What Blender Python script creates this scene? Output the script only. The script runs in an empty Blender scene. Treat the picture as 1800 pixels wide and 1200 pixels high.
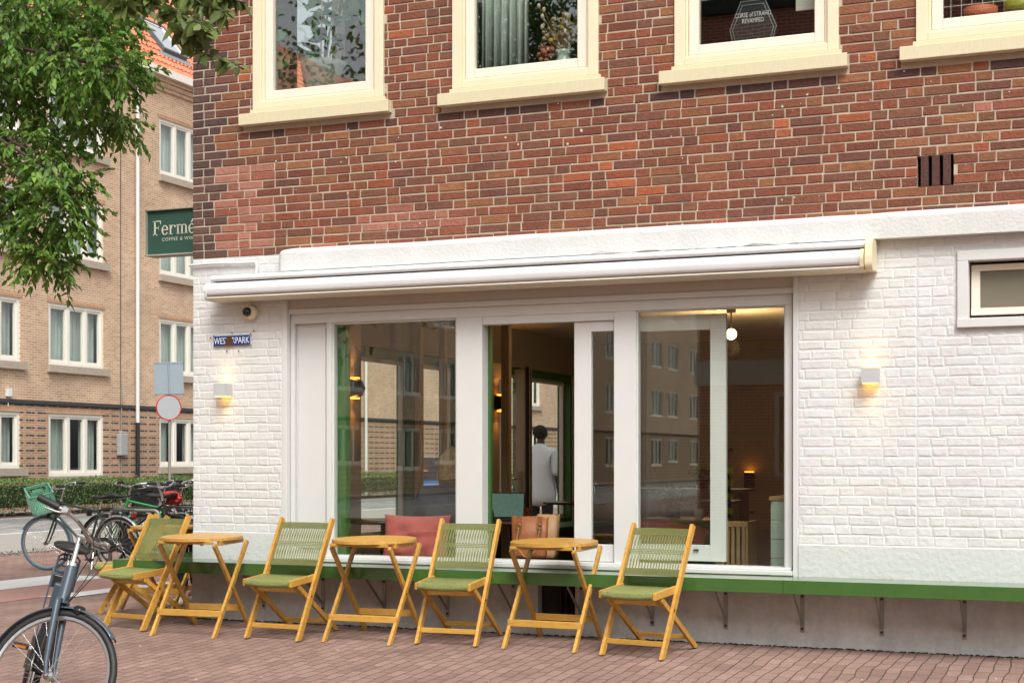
import bpy, bmesh, math, random
from mathutils import Vector, Matrix
R = math.radians; PI = math.pi
rnd = random.Random(7)
sc = bpy.context.scene
C = sc.collection
# ---------------------------------------------------------------- camera, world, sun, exposure
CAM = Vector((7.017, -10.25, 1.28)); FPX = 2659.0; HZ = 805.0
cd = bpy.data.cameras.new("camera"); cam = bpy.data.objects.new("camera", cd); C.objects.link(cam)
cam.location = CAM; cam.rotation_euler = (R(90), 0, R(22.5))
cd.sensor_width = 36; cd.lens = FPX / 1800 * 36; cd.shift_y = 205 / 1800; cd.clip_end = 600; cd.clip_start = .05
sc.camera = cam
w = bpy.data.worlds.new("World"); sc.world = w; w.use_nodes = True
nt = w.node_tree; bg = nt.nodes['Background']
sky = nt.nodes.new('ShaderNodeTexSky'); sky.sky_type = 'NISHITA'; sky.sun_disc = False
SUN_EL, SUN_AZ = R(50), R(148)
sky.sun_elevation = SUN_EL; sky.sun_rotation = SUN_AZ; sky.air_density = 1; sky.dust_density = 4; sky.ozone_density = 1
hs = nt.nodes.new('ShaderNodeHueSaturation'); hs.inputs['Saturation'].default_value = .22
nt.links.new(sky.outputs[0], hs.inputs['Color'])
tint = nt.nodes.new('ShaderNodeMix'); tint.data_type = 'RGBA'; tint.blend_type = 'MULTIPLY'; tint.inputs[0].default_value = 1
tint.inputs[7].default_value = (.965, .985, .985, 1)
nt.links.new(hs.outputs[0], tint.inputs[6]); nt.links.new(tint.outputs[2], bg.inputs['Color'])
bg.inputs['Strength'].default_value = .15
sd = bpy.data.lights.new("sun", 'SUN'); sd.energy = 1.5; sd.angle = R(25); sd.color = (1, .98, .945)
sun = bpy.data.objects.new("sun", sd); C.objects.link(sun)
sdir = Vector((math.sin(SUN_AZ) * math.cos(SUN_EL), math.cos(SUN_AZ) * math.cos(SUN_EL), math.sin(SUN_EL)))
sun.rotation_euler = sdir.to_track_quat('Z', 'Y').to_euler()
sc.view_settings.view_transform = 'Standard'; sc.view_settings.look = 'None'; sc.view_settings.gamma = 1
sc.view_settings.exposure = .62
try:
    sc.cycles.max_bounces = 8; sc.cycles.transparent_max_bounces = 24; sc.cycles.caustics_reflective = False
    sc.cycles.use_denoising = True; sc.cycles.sample_clamp_indirect = 6
except Exception: pass

def ray(u):
    t = (u - 900) / FPX
    return (-.38268 + t * .92388, .92388 + t * .38268)
def at_y(u, v, Y):
    d = ray(u); Z = (Y - CAM.y) / d[1]; return Vector((CAM.x + Z * d[0], Y, CAM.z + (HZ - v) * Z / FPX))
def at_x(u, v, X):
    d = ray(u); Z = (X - CAM.x) / d[0]; return Vector((X, CAM.y + Z * d[1], CAM.z + (HZ - v) * Z / FPX))
def at_d(u, v, Z):
    d = ray(u); return Vector((CAM.x + Z * d[0], CAM.y + Z * d[1], CAM.z + (HZ - v) * Z / FPX))
def gz(x, y):
    return -.041 * min(math.hypot(max(-x, 0), max(-y, 0)), 4.1)

# ---------------------------------------------------------------- materials
def lin(c):
    return tuple((x / 255 / 12.92 if x / 255 <= .04045 else ((x / 255 + .055) / 1.055) ** 2.4) for x in c) + (1,)
MATS = {}
def mat(name, col, rough=.6, var=0, vscale=8, bump=0, bscale=40, metal=0, spec=.5, emit=None, estr=0, stretch=None,
        coat=0, attr=None, col2=None, trans=0, big=0, bigs=1.1, orand=0):
    if name in MATS: return MATS[name]
    m = bpy.data.materials.new(name); m.use_nodes = True; n = m.node_tree; b = n.nodes['Principled BSDF']; L = n.links
    b.inputs['Roughness'].default_value = rough; b.inputs['Metallic'].default_value = metal
    b.inputs['Specular IOR Level'].default_value = spec; b.inputs['Base Color'].default_value = tuple(col[:3]) + (1,)
    if coat: b.inputs['Coat Weight'].default_value = coat; b.inputs['Coat Roughness'].default_value = .08
    if emit: b.inputs['Emission Color'].default_value = tuple(emit[:3]) + (1,); b.inputs['Emission Strength'].default_value = estr
    tc = n.nodes.new('ShaderNodeTexCoord'); mp = n.nodes.new('ShaderNodeMapping'); L.new(tc.outputs['Object'], mp.inputs[0])
    if stretch: mp.inputs['Scale'].default_value = stretch
    src = None
    if attr:
        a = n.nodes.new('ShaderNodeAttribute'); a.attribute_name = attr; src = a.outputs['Color']
    if var:
        no = n.nodes.new('ShaderNodeTexNoise'); no.inputs['Scale'].default_value = vscale; no.inputs['Detail'].default_value = 6
        no.inputs['Roughness'].default_value = .65; L.new(mp.outputs[0], no.inputs['Vector'])
        rmp = n.nodes.new('ShaderNodeMapRange'); rmp.inputs[1].default_value = .3; rmp.inputs[2].default_value = .7
        L.new(no.outputs['Fac'], rmp.inputs[0])
        mx = n.nodes.new('ShaderNodeMix'); mx.data_type = 'RGBA'
        c2 = col2 or tuple(x * (1 - var) for x in col[:3])
        L.new(rmp.outputs[0], mx.inputs[0])
        mx.inputs[6].default_value = tuple(col[:3]) + (1,); mx.inputs[7].default_value = tuple(c2[:3]) + (1,)
        if src:
            m2 = n.nodes.new('ShaderNodeMix'); m2.data_type = 'RGBA'; m2.blend_type = 'MULTIPLY'; m2.inputs[0].default_value = 1
            mx.inputs[6].default_value = (1, 1, 1, 1); k = 1 - var; mx.inputs[7].default_value = (k, k, k, 1)
            L.new(src, m2.inputs[6]); L.new(mx.outputs[2], m2.inputs[7]); src = m2.outputs[2]
        else: src = mx.outputs[2]
        rr = n.nodes.new('ShaderNodeMapRange'); rr.inputs[3].default_value = max(rough - .08, 0); rr.inputs[4].default_value = min(rough + .1, 1)
        L.new(no.outputs['Fac'], rr.inputs[0]); L.new(rr.outputs[0], b.inputs['Roughness'])
    def mulby(src, fac):
        if src is None:
            rgb = n.nodes.new('ShaderNodeRGB'); rgb.outputs[0].default_value = tuple(col[:3]) + (1,); src = rgb.outputs[0]
        v_ = n.nodes.new('ShaderNodeVectorMath'); v_.operation = 'SCALE'; L.new(src, v_.inputs[0]); L.new(fac, v_.inputs['Scale']); return v_.outputs[0]
    if big:
        nb_ = n.nodes.new('ShaderNodeTexNoise'); nb_.inputs['Scale'].default_value = bigs; nb_.inputs['Detail'].default_value = 8; nb_.inputs['Roughness'].default_value = .7
        m3 = n.nodes.new('ShaderNodeMapping'); m3.inputs['Scale'].default_value = (1.6, 1.6, .7); L.new(tc.outputs['Object'], m3.inputs[0]); L.new(m3.outputs[0], nb_.inputs['Vector'])
        r3 = n.nodes.new('ShaderNodeMapRange'); r3.inputs[1].default_value = .35; r3.inputs[2].default_value = .65; r3.inputs[3].default_value = 1 - big; r3.inputs[4].default_value = 1 + big * .35
        L.new(nb_.outputs['Fac'], r3.inputs[0]); src = mulby(src, r3.outputs[0])
    if orand:
        oi = n.nodes.new('ShaderNodeObjectInfo'); r4 = n.nodes.new('ShaderNodeMapRange'); r4.inputs[3].default_value = 1 - orand; r4.inputs[4].default_value = 1 + orand
        L.new(oi.outputs['Random'], r4.inputs[0]); src = mulby(src, r4.outputs[0])
    if src: L.new(src, b.inputs['Base Color'])
    if bump:
        nb = n.nodes.new('ShaderNodeTexNoise'); nb.inputs['Scale'].default_value = bscale; nb.inputs['Detail'].default_value = 5
        L.new(mp.outputs[0], nb.inputs['Vector'])
        bp = n.nodes.new('ShaderNodeBump'); bp.inputs['Strength'].default_value = bump; bp.inputs['Distance'].default_value = .01
        L.new(nb.outputs['Fac'], bp.inputs['Height']); L.new(bp.outputs[0], b.inputs['Normal'])
    if trans:
        tr = n.nodes.new('ShaderNodeBsdfTranslucent'); ms = n.nodes.new('ShaderNodeMixShader'); ms.inputs[0].default_value = trans
        if src: L.new(src, tr.inputs[0])
        else: tr.inputs[0].default_value = tuple(col[:3]) + (1,)
        L.new(b.outputs[0], ms.inputs[1]); L.new(tr.outputs[0], ms.inputs[2]); L.new(ms.outputs[0], n.nodes['Material Output'].inputs[0])
    MATS[name] = m; return m
def glass(name, tint=(.93, .97, .94), base=.07, top=.9, rough=0.0, wob=0):
    m = bpy.data.materials.new(name); m.use_nodes = True; n = m.node_tree; L = n.links
    n.nodes.remove(n.nodes['Principled BSDF'])
    t = n.nodes.new('ShaderNodeBsdfTransparent'); t.inputs[0].default_value = tint + (1,)
    g = n.nodes.new('ShaderNodeBsdfGlossy'); g.inputs['Roughness'].default_value = rough; g.inputs[0].default_value = (1, 1, 1, 1)
    lw = n.nodes.new('ShaderNodeLayerWeight'); lw.inputs[0].default_value = .5
    pw_ = n.nodes.new('ShaderNodeMath'); pw_.operation = 'POWER'; pw_.inputs[1].default_value = 5; L.new(lw.outputs['Facing'], pw_.inputs[0])
    mr = n.nodes.new('ShaderNodeMapRange'); mr.inputs[3].default_value = base; mr.inputs[4].default_value = top; L.new(pw_.outputs[0], mr.inputs[0])
    ms = n.nodes.new('ShaderNodeMixShader'); L.new(mr.outputs[0], ms.inputs[0]); L.new(t.outputs[0], ms.inputs[1]); L.new(g.outputs[0], ms.inputs[2])
    if wob:
        tc = n.nodes.new('ShaderNodeTexCoord'); no = n.nodes.new('ShaderNodeTexNoise'); no.inputs['Scale'].default_value = 2.2; no.inputs['Detail'].default_value = 1
        bp = n.nodes.new('ShaderNodeBump'); bp.inputs['Strength'].default_value = wob; bp.inputs['Distance'].default_value = .01
        L.new(tc.outputs['Object'], no.inputs['Vector']); L.new(no.outputs['Fac'], bp.inputs['Height']); L.new(bp.outputs[0], g.inputs['Normal'])
    L.new(ms.outputs[0], n.nodes['Material Output'].inputs[0]); return m

M_shop = glass('shop_glass', (.97, .99, .97), .058, .6, wob=.008)
M_up = glass('upper_glass', (.93, .95, .93), .10, .6, wob=.04)
M_far = glass('far_glass', (.95, .97, .96), .08, .6)
M_cream = mat('cream_paint', lin((228, 216, 184)), .45, .06, 5, .06, 60)
M_sash = mat('sash_white', lin((232, 222, 205)), .4, .05, 5)
M_sill = mat('cream_sill', lin((218, 207, 172)), .5, .14, 30, .1, 80, stretch=(6, 1, .5))
M_white = mat('white_joinery', (.66, .66, .64), .38, .05, 3, .03, 40)
M_plaster = mat('white_plaster', (.68, .68, .66), .8, .07, 6, .4, 45, big=.08, bigs=1.5)
M_plinth = mat('painted_plinth', (.63, .635, .615), .8, .08, 2.5, .5, 30)
M_plinthlow = mat('dirty_plinth', (.66, .645, .62), .85, .14, 30, .5, 24, big=.2, bigs=2.2)
M_pbrick = mat('painted_brick', (.77, .765, .73), .6, .06, 14, .6, 24, attr='Col', big=.08, bigs=1.0)
M_pmort = mat('painted_mortar', (.655, .65, .63), .75, .12, 6, .9, 30)
M_brick = mat('red_brick', (1, 1, 1), .85, .28, 30, .7, 60, attr='Col', big=.16, bigs=1.3)
M_mort = mat('mortar', lin((194, 178, 156)), .9, .2, 14, .5, 90)
M_awn = mat('awning_white', (.72, .72, .71), .3, .06, 3, .03, 8, big=.06, bigs=2)
M_awncap = mat('awning_cap', lin((222, 210, 175)), .45)
M_soff = mat('soffit_board', lin((205, 195, 180)), .7, .06, 4)
M_green = mat('green_gloss', (.05, .138, .026), .22, .18, 5, .05, 20, coat=.6)
M_greenm = mat('green_paint', (.04, .13, .03), .4, .15, 5)
M_galv = mat('galvanised', (.36, .35, .31), .45, .25, 20, metal=.55)
M_wood = mat('acacia_wood', (.66, .39, .075), .42, .45, 14, .15, 40, stretch=(4, 4, 1), col2=(.44, .20, .035), orand=.16, big=.12, bigs=3)
M_woodx = mat('acacia_wood_across', (.68, .405, .08), .42, .45, 14, .15, 40, stretch=(.8, 9, 9), col2=(.47, .22, .038), orand=.16, big=.12, bigs=3)
M_wtop = mat('tabletop_wood', (.67, .40, .095), .38, .4, 10, .1, 40, stretch=(.8, 9, 1), col2=(.50, .24, .045), orand=.1, big=.18, bigs=4)
M_cord = mat('olive_cord', (.255, .27, .085), .75, .25, 60, .4, 150)
M_black = mat('black_rubber', (.018, .018, .018), .55, .2, 20)
M_blackg = mat('black_gloss', (.012, .012, .014), .12)
M_chrome = mat('chrome', (.7, .7, .7), .18, metal=1)
M_alu = mat('brushed_alu', (.52, .51, .5), .35, .1, 30, metal=.9)
M_rust = mat('rust', (.12, .045, .02), .9, .5, 40)

# ---------------------------------------------------------------- mesh helpers
class MB:
    def __init__(s): s.v = []; s.f = []; s.sm = []
    def add(s, vs, fs, smooth=False):
        o = len(s.v); s.v += [tuple(p) for p in vs]; s.f += [tuple(i + o for i in f) for f in fs]; s.sm += [smooth] * len(fs); return s
    def box(s, x0, x1, y0, y1, z0, z1):
        x0, x1 = min(x0, x1), max(x0, x1); y0, y1 = min(y0, y1), max(y0, y1); z0, z1 = min(z0, z1), max(z0, z1)
        v = [(x0, y0, z0), (x1, y0, z0), (x1, y1, z0), (x0, y1, z0), (x0, y0, z1), (x1, y0, z1), (x1, y1, z1), (x0, y1, z1)]
        return s.add(v, [(0, 3, 2, 1), (4, 5, 6, 7), (0, 1, 5, 4), (1, 2, 6, 5), (2, 3, 7, 6), (3, 0, 4, 7)])
    def beam(s, p, q, a, b, side=(1, 0, 0)):
        # a: size along 'side', b: the other cross dimension
        p, q = Vector(p), Vector(q); d = (q - p).normalized(); sd_ = Vector(side); sd_ = (sd_ - d * sd_.dot(d)).normalized(); t = d.cross(sd_)
        v = [];
        for e in (p, q):
            for i, j in ((-1, -1), (1, -1), (1, 1), (-1, 1)): v.append(e + sd_ * (a / 2 * i) + t * (b / 2 * j))
        return s.add(v, [(3, 2, 1, 0), (4, 5, 6, 7), (0, 1, 5, 4), (1, 2, 6, 5), (2, 3, 7, 6), (3, 0, 4, 7)])
    def tube(s, pts, r, n=8, cap=True, closed=False):
        pts = [Vector(p) for p in pts]; rs = r if isinstance(r, (list, tuple)) else [r] * len(pts); m = len(pts); vs = []; fs = []
        up = None
        for i, p in enumerate(pts):
            if closed: d = pts[(i + 1) % m] - pts[i - 1]
            else: d = pts[min(i + 1, m - 1)] - pts[max(i - 1, 0)]
            d.normalize()
            if up is None: up = d.orthogonal().normalized()
            up = (up - d * up.dot(d)).normalized(); t = d.cross(up)
            for k in range(n):
                a = 2 * PI * k / n; vs.append(p + (up * math.cos(a) + t * math.sin(a)) * rs[i])
        for i in range(m if closed else m - 1):
            j = (i + 1) % m
            for k in range(n): fs.append((i * n + k, i * n + (k + 1) % n, j * n + (k + 1) % n, j * n + k))
        s.add(vs, fs, True)
        if cap and not closed: s.add(vs[:n], [tuple(range(n - 1, -1, -1))]); s.add(vs[-n:], [tuple(range(n))])
        return s
    def lathe(s, prof, n=24, c=(0, 0, 0), axis='z', sm=True):
        vs = []; fs = []
        for (r, h) in prof:
            for k in range(n):
                a = 2 * PI * k / n; x, y = r * math.cos(a), r * math.sin(a)
                vs.append({'z': (c[0] + x, c[1] + y, c[2] + h), 'y': (c[0] + x, c[1] + h, c[2] + y), 'x': (c[0] + h, c[1] + x, c[2] + y)}[axis])
        for i in range(len(prof) - 1):
            for k in range(n): fs.append((i * n + k, i * n + (k + 1) % n, (i + 1) * n + (k + 1) % n, (i + 1) * n + k))
        s.add(vs, fs, sm)
        for e, rng in ((0, range(n - 1, -1, -1)), (len(prof) - 1, range(n))):
            if prof[e][0] > 1e-5: s.add(vs[e * n:(e + 1) * n], [tuple(rng)])
        return s
    def prism(s, poly, a, b, axis='y', sm=False):
        # poly in the two remaining axes (x,z)/(y,z)/(x,y)
        def P(p, h): return {'y': (p[0], h, p[1]), 'x': (h, p[0], p[1]), 'z': (p[0], p[1], h)}[axis]
        n = len(poly); vs = [P(p, a) for p in poly] + [P(p, b) for p in poly]
        s.add(vs, [(i, (i + 1) % n, n + (i + 1) % n, n + i) for i in range(n)], sm)
        s.add(vs, [tuple(range(n - 1, -1, -1)), tuple(range(n, 2 * n))]); return s
    def ball(s, c, r, n=12, m=8):
        r = r if isinstance(r, (tuple, list)) else (r, r, r); vs = []; fs = []
        for i in range(m + 1):
            p = PI * i / m
            for k in range(n):
                a = 2 * PI * k / n; vs.append((c[0] + r[0] * math.sin(p) * math.cos(a), c[1] + r[1] * math.sin(p) * math.sin(a), c[2] + r[2] * math.cos(p)))
        for i in range(m):
            for k in range(n): fs.append((i * n + k, i * n + (k + 1) % n, (i + 1) * n + (k + 1) % n, (i + 1) * n + k))
        return s.add(vs, fs, True)
    def xform(s, M, start=0):
        s.v[start:] = [tuple(M @ Vector(p)) for p in s.v[start:]]; return s
    def build(s, name, m, parent=None, bevel=0, cols=None, label=None):
        me = bpy.data.meshes.new(name); me.from_pydata(s.v, [], s.f); me.validate(clean_customdata=False)
        if len(me.polygons) == len(s.sm): me.polygons.foreach_set('use_smooth', s.sm)
        if cols:
            at = me.color_attributes.new('Col', 'FLOAT_COLOR', 'POINT'); fl = []
            for c in cols: fl += [c[0], c[1], c[2], 1]
            at.data.foreach_set('color', fl)
        bm = bmesh.new(); bm.from_mesh(me); bmesh.ops.recalc_face_normals(bm, faces=bm.faces) if len(s.f) < 3000 else None; bm.to_mesh(me); bm.free()
        me.materials.append(m); o = bpy.data.objects.new(name, me); C.objects.link(o)
        if parent: o.parent = parent
        if bevel:
            b = o.modifiers.new('bevel', 'BEVEL'); b.width = bevel; b.segments = 2; b.limit_method = 'ANGLE'; b.angle_limit = R(40)
        if label: o['label'] = label
        return o
def tag(o, label, cat, group=None, kind=None):
    if label: o['label'] = label
    if cat: o['category'] = cat
    if group: o['group'] = group
    if kind: o['kind'] = kind
    return o
def thing(name, label, cat, loc=(0, 0, 0), rz=0, group=None):
    o = bpy.data.objects.new(name, None); C.objects.link(o); o.location = loc; o.rotation_euler = (0, 0, rz); o.empty_display_size = .1
    return tag(o, label, cat, group)
def dup(root, loc, rz, label, group=None):
    def cp(o, par):
        c = o.copy(); C.objects.link(c)
        if par: c.parent = par
        for ch in [x for x in KIDS.get(o.name, [])]: cp(ch, c)
        return c
    KIDS = {}
    for o in bpy.data.objects:
        if o.parent: KIDS.setdefault(o.parent.name, []).append(o)
    r = cp(root, None); r.location = loc
    if rz is not None: r.rotation_euler = (0, 0, rz)
    r['label'] = label
    if group: r['group'] = group
    return r
def B(name, m, par, *bx, bevel=0):
    mb = MB()
    for b in bx: mb.box(*b)
    return mb.build(name, m, par, bevel)
def text(name, s, size, m, M, parent=None, ext=.001, space=1, align='LEFT'):
    cu = bpy.data.curves.new(name, 'FONT'); cu.body = s; cu.size = size; cu.extrude = ext; cu.space_character = space; cu.align_x = align
    o = bpy.data.objects.new(name, cu); cu.materials.append(m); C.objects.link(o); dg = bpy.context.evaluated_depsgraph_get(); me = bpy.data.meshes.new_from_object(o.evaluated_get(dg)); bpy.data.objects.remove(o)
    o = bpy.data.objects.new(name, me); C.objects.link(o); o.parent = parent; o.matrix_local = M; return o

# ---------------------------------------------------------------- setting: ground, road, paths
def grid_sheet(name, xs, ys, m, dz=0, kind='structure'):
    v = []; f = []
    for y in ys:
        for x in xs: v.append((x, y, gz(x, y) + dz))
    nx = len(xs)
    for j in range(len(ys) - 1):
        for i in range(nx - 1): f.append((j * nx + i, j * nx + i + 1, (j + 1) * nx + i + 1, (j + 1) * nx + i))
    mb = MB(); mb.add(v, f); o = mb.build(name, m); o['kind'] = kind; return o
def paver_mat(name, c1, c2, mort, bw, bh, rot=0, jit=.012, bump=.5, mortar=.012, vs=2):
    m = bpy.data.materials.new(name); m.use_nodes = True; n = m.node_tree; L = n.links; b = n.nodes['Principled BSDF']; b.inputs['Roughness'].default_value = .85
    tc = n.nodes.new('ShaderNodeTexCoord'); mp = n.nodes.new('ShaderNodeMapping'); mp.inputs['Rotation'].default_value = (0, 0, rot)
    L.new(tc.outputs['Object'], mp.inputs[0])
    nw = n.nodes.new('ShaderNodeTexNoise'); nw.inputs['Scale'].default_value = 3.0; nw.inputs['Detail'].default_value = 3; L.new(mp.outputs[0], nw.inputs['Vector'])
    sb = n.nodes.new('ShaderNodeVectorMath'); sb.operation = 'SUBTRACT'; sb.inputs[1].default_value = (.5, .5, .5); L.new(nw.outputs['Color'], sb.inputs[0])
    scn = n.nodes.new('ShaderNodeVectorMath'); scn.operation = 'SCALE'; scn.inputs['Scale'].default_value = jit * 4; L.new(sb.outputs[0], scn.inputs[0])
    ad = n.nodes.new('ShaderNodeVectorMath'); ad.operation = 'ADD'; L.new(mp.outputs[0], ad.inputs[0]); L.new(scn.outputs[0], ad.inputs[1])
    br = n.nodes.new('ShaderNodeTexBrick'); L.new(ad.outputs[0], br.inputs['Vector']); br.inputs['Scale'].default_value = 1
    br.inputs['Brick Width'].default_value = bw; br.inputs['Row Height'].default_value = bh; br.inputs['Mortar Size'].default_value = mortar / 2
    br.inputs['Mortar Smooth'].default_value = .3; br.inputs['Color1'].default_value = c1; br.inputs['Color2'].default_value = c2; br.inputs['Mortar'].default_value = mort
    no = n.nodes.new('ShaderNodeTexNoise'); no.inputs['Scale'].default_value = vs; no.inputs['Detail'].default_value = 8; no.inputs['Roughness'].default_value = .7
    L.new(tc.outputs['Object'], no.inputs['Vector'])
    cr = n.nodes.new('ShaderNodeMapRange'); cr.inputs[1].default_value = .3; cr.inputs[2].default_value = .7; cr.inputs[3].default_value = .72; cr.inputs[4].default_value = 1.22
    L.new(no.outputs['Fac'], cr.inputs[0])
    n2 = n.nodes.new('ShaderNodeTexNoise'); n2.inputs['Scale'].default_value = 120; n2.inputs['Detail'].default_value = 3; L.new(tc.outputs['Object'], n2.inputs['Vector'])
    c2r = n.nodes.new('ShaderNodeMapRange'); c2r.inputs[1].default_value = .3; c2r.inputs[2].default_value = .7; c2r.inputs[3].default_value = .8; c2r.inputs[4].default_value = 1.2
    L.new(n2.outputs['Fac'], c2r.inputs[0])
    mu = n.nodes.new('ShaderNodeMath'); mu.operation = 'MULTIPLY'; L.new(cr.outputs[0], mu.inputs[0]); L.new(c2r.outputs[0], mu.inputs[1])
    vm = n.nodes.new('ShaderNodeVectorMath'); vm.operation = 'SCALE'; L.new(br.outputs['Color'], vm.inputs[0]); L.new(mu.outputs[0], vm.inputs['Scale'])
    L.new(vm.outputs[0], b.inputs['Base Color'])
    iv = n.nodes.new('ShaderNodeMath'); iv.operation = 'SUBTRACT'; iv.inputs[0].default_value = 1; L.new(br.outputs['Fac'], iv.inputs[1])
    a2 = n.nodes.new('ShaderNodeMath'); a2.operation = 'MULTIPLY_ADD'; L.new(n2.outputs['Fac'], a2.inputs[0]); a2.inputs[1].default_value = .25; L.new(iv.outputs[0], a2.inputs[2])
    bp = n.nodes.new('ShaderNodeBump'); bp.inputs['Strength'].default_value = bump; bp.inputs['Distance'].default_value = .006
    L.new(a2.outputs[0], bp.inputs['Height']); L.new(bp.outputs[0], b.inputs['Normal']); return m
M_pave = paver_mat('clinker_paving', (.32, .205, .163, 1), (.245, .15, .118, 1), (.075, .05, .04, 1), .205, .086, R(90), .014, .9, .0085, 1.3)
M_cobble = paver_mat('cobbles', (.40, .39, .37, 1), (.22, .21, .20, 1), (.08, .08, .08, 1), .5, .16, R(90), .02, .8, .03)
M_tiles = paver_mat('grey_pavers', (.30, .28, .26, 1), (.24, .22, .21, 1), (.12, .11, .1, 1), .3, .3, 0, .005)
fr = lambda a, b, n: [a + (b - a) * i / n for i in range(n + 1)]
grid_sheet('ground', [-120, -60, -30] + fr(-16, -4.2, 6) + fr(-4.1, 0, 16) + [4, 8, 12, 16, 30, 60, 120], [-120, -60, -30, -15] + fr(-10, -4.2, 4) + fr(-4.1, 0, 16) + [4, 8, 20, 40, 80, 150], M_pave)
M_asph = mat('asphalt', lin((160, 154, 146)), .9, .12, 20, .3, 200)
M_redasph = mat('red_asphalt', lin((176, 134, 122)), .9, .12, 12, .3, 200)
M_line = mat('road_paint', (.72, .71, .68), .7, .12, 8)
ysl = [-90, -40, -10, 0, 4, 10, 20, 40, 70, 130]
grid_sheet('road', [-12.8, -8.8], ysl, M_asph, .004)
grid_sheet('cobble_strip', [-16.4, -13.0], ysl, M_cobble, .004)
grid_sheet('road_line', [-13.0, -12.8], ysl, M_line, .008)
grid_sheet('cycle_path', [-4.5, -3.9, -3.3], [1.5, 3, 5, 9, 15, 30, 60], M_redasph, .004)
grid_sheet('crossing_line', [-5.35, -4.5], [1.2, 2.5, 3.9, 4.9], M_line, .008)
grid_sheet('crossing_line', [-3.3, -3.05, -2.85], [2.1, 3, 4.2], M_line, .008)
B('far_kerb', mat('kerb_stone', (.33, .32, .3), .85, .2, 4, .3, 40), None, (-16.75, -16.4, -90, 130, -.3, -.08))['kind'] = 'structure'
grid_sheet('planting_soil', [-18.6, -16.75], ysl, mat('soil', (.10, .055, .04), .95, .4, 6, .5, 30), .09)
grid_sheet('far_pavement', [-19.62, -18.6], ysl, M_tiles, .1)

# ---------------------------------------------------------------- brick generator
def bricks(x0, x1, z0, z1, holes, pal, joint=.0115, proud=.006, jit=.0015, Lb=.2085, Sb=.0985, H=.0657, phase=0, zbase=None, cuts=(), rag=0, dep=0, ed=.004):
    v = []; f = []; cols = []
    zb = z0 if zbase is None else zbase; n0 = int(round((z0 - zb) / H)); nrow = int(math.ceil((z1 - z0) / H - 1e-6))
    for rI in range(nrow):
        zz0 = z0 + rI * H; zz1 = min(zz0 + H - joint, z1 - .001)
        if zz1 - zz0 < .012: continue
        off = [0, .12, .23, .06][(rI + n0) % 4] + rnd.uniform(-.006, .006) + phase; x = x0 - off; k = (rI + n0) % 2
        zm = (zz0 + zz1) / 2
        while x < x1:
            wd = (Lb if k else Sb); wdj = wd + rnd.uniform(-.004, .004); k ^= 1
            segs = [(max(x, x0), min(x + wdj, x1))]
            for c in cuts:
                segs = [t for (a, b) in segs for t in (((a, c - .003), (c + .003, b)) if a < c < b else ((a, b),))]
            for (hx0, hx1, hz0, hz1) in holes:
                if hz0 < zm < hz1:
                    ns = []
                    for a, b in segs:
                        if a < hx0: ns.append((a, min(b, hx0)))
                        if b > hx1: ns.append((max(a, hx1), b))
                    segs = ns
            x += wdj + joint
            for a, b in segs:
                if b - a < .02: continue
                col = pal((a + b) / 2, zm, k)
                j = lambda s=jit: rnd.uniform(-s, s)
                e = ed; pr = proud + rnd.uniform(-dep, dep); o = len(v)
                dz0, dz1 = j(), j()
                v += [(a + j(), 0, zz0 + dz0), (b + j(), 0, zz0 + dz0 + j(rag)), (b + j(), 0, zz1 + dz1 + j(rag)), (a + j(), 0, zz1 + dz1)]
                v += [(a + e + j(), -pr, zz0 + e + dz0), (b - e + j(), -pr + j(dep), zz0 + e + dz0 + j(rag)), (b - e + j(), -pr, zz1 - e + dz1 + j(rag)), (a + e + j(), -pr + j(dep), zz1 - e + dz1)]
                f += [(o + 4, o + 5, o + 6, o + 7), (o, o + 1, o + 5, o + 4), (o + 1, o + 2, o + 6, o + 5), (o + 2, o + 3, o + 7, o + 6), (o + 3, o, o + 4, o + 7)]
                cols += [col] * 8
    return v, f, cols
PAL = [lin(c) for c in ((122, 70, 52), (128, 72, 52), (134, 74, 52), (126, 80, 58), (114, 68, 54), (138, 84, 56), (118, 72, 56), (140, 74, 50), (130, 72, 52), (146, 92, 60), (124, 74, 54), (122, 66, 48), (132, 76, 54))]
ORN = [lin(c) for c in ((172, 92, 56), (160, 84, 54), (150, 78, 50))]
PINK = [lin(c) for c in ((164, 102, 84), (156, 94, 76), (170, 112, 94), (148, 84, 66))]
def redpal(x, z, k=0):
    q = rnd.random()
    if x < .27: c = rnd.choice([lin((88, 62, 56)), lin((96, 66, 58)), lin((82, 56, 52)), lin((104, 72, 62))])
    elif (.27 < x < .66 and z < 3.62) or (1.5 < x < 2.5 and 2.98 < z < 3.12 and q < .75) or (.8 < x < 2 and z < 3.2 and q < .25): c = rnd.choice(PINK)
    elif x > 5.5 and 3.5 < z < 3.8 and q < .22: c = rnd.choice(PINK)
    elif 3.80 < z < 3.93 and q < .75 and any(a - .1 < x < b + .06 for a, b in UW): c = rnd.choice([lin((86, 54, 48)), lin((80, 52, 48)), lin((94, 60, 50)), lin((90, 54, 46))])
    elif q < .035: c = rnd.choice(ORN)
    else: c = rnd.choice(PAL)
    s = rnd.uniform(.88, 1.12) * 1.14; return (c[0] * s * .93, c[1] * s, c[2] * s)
def whitepal(x, z, k=0):
    s = rnd.uniform(.95, 1.02); return (.70 * s, .698 * s, .678 * s * rnd.uniform(.985, 1.005))
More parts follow.
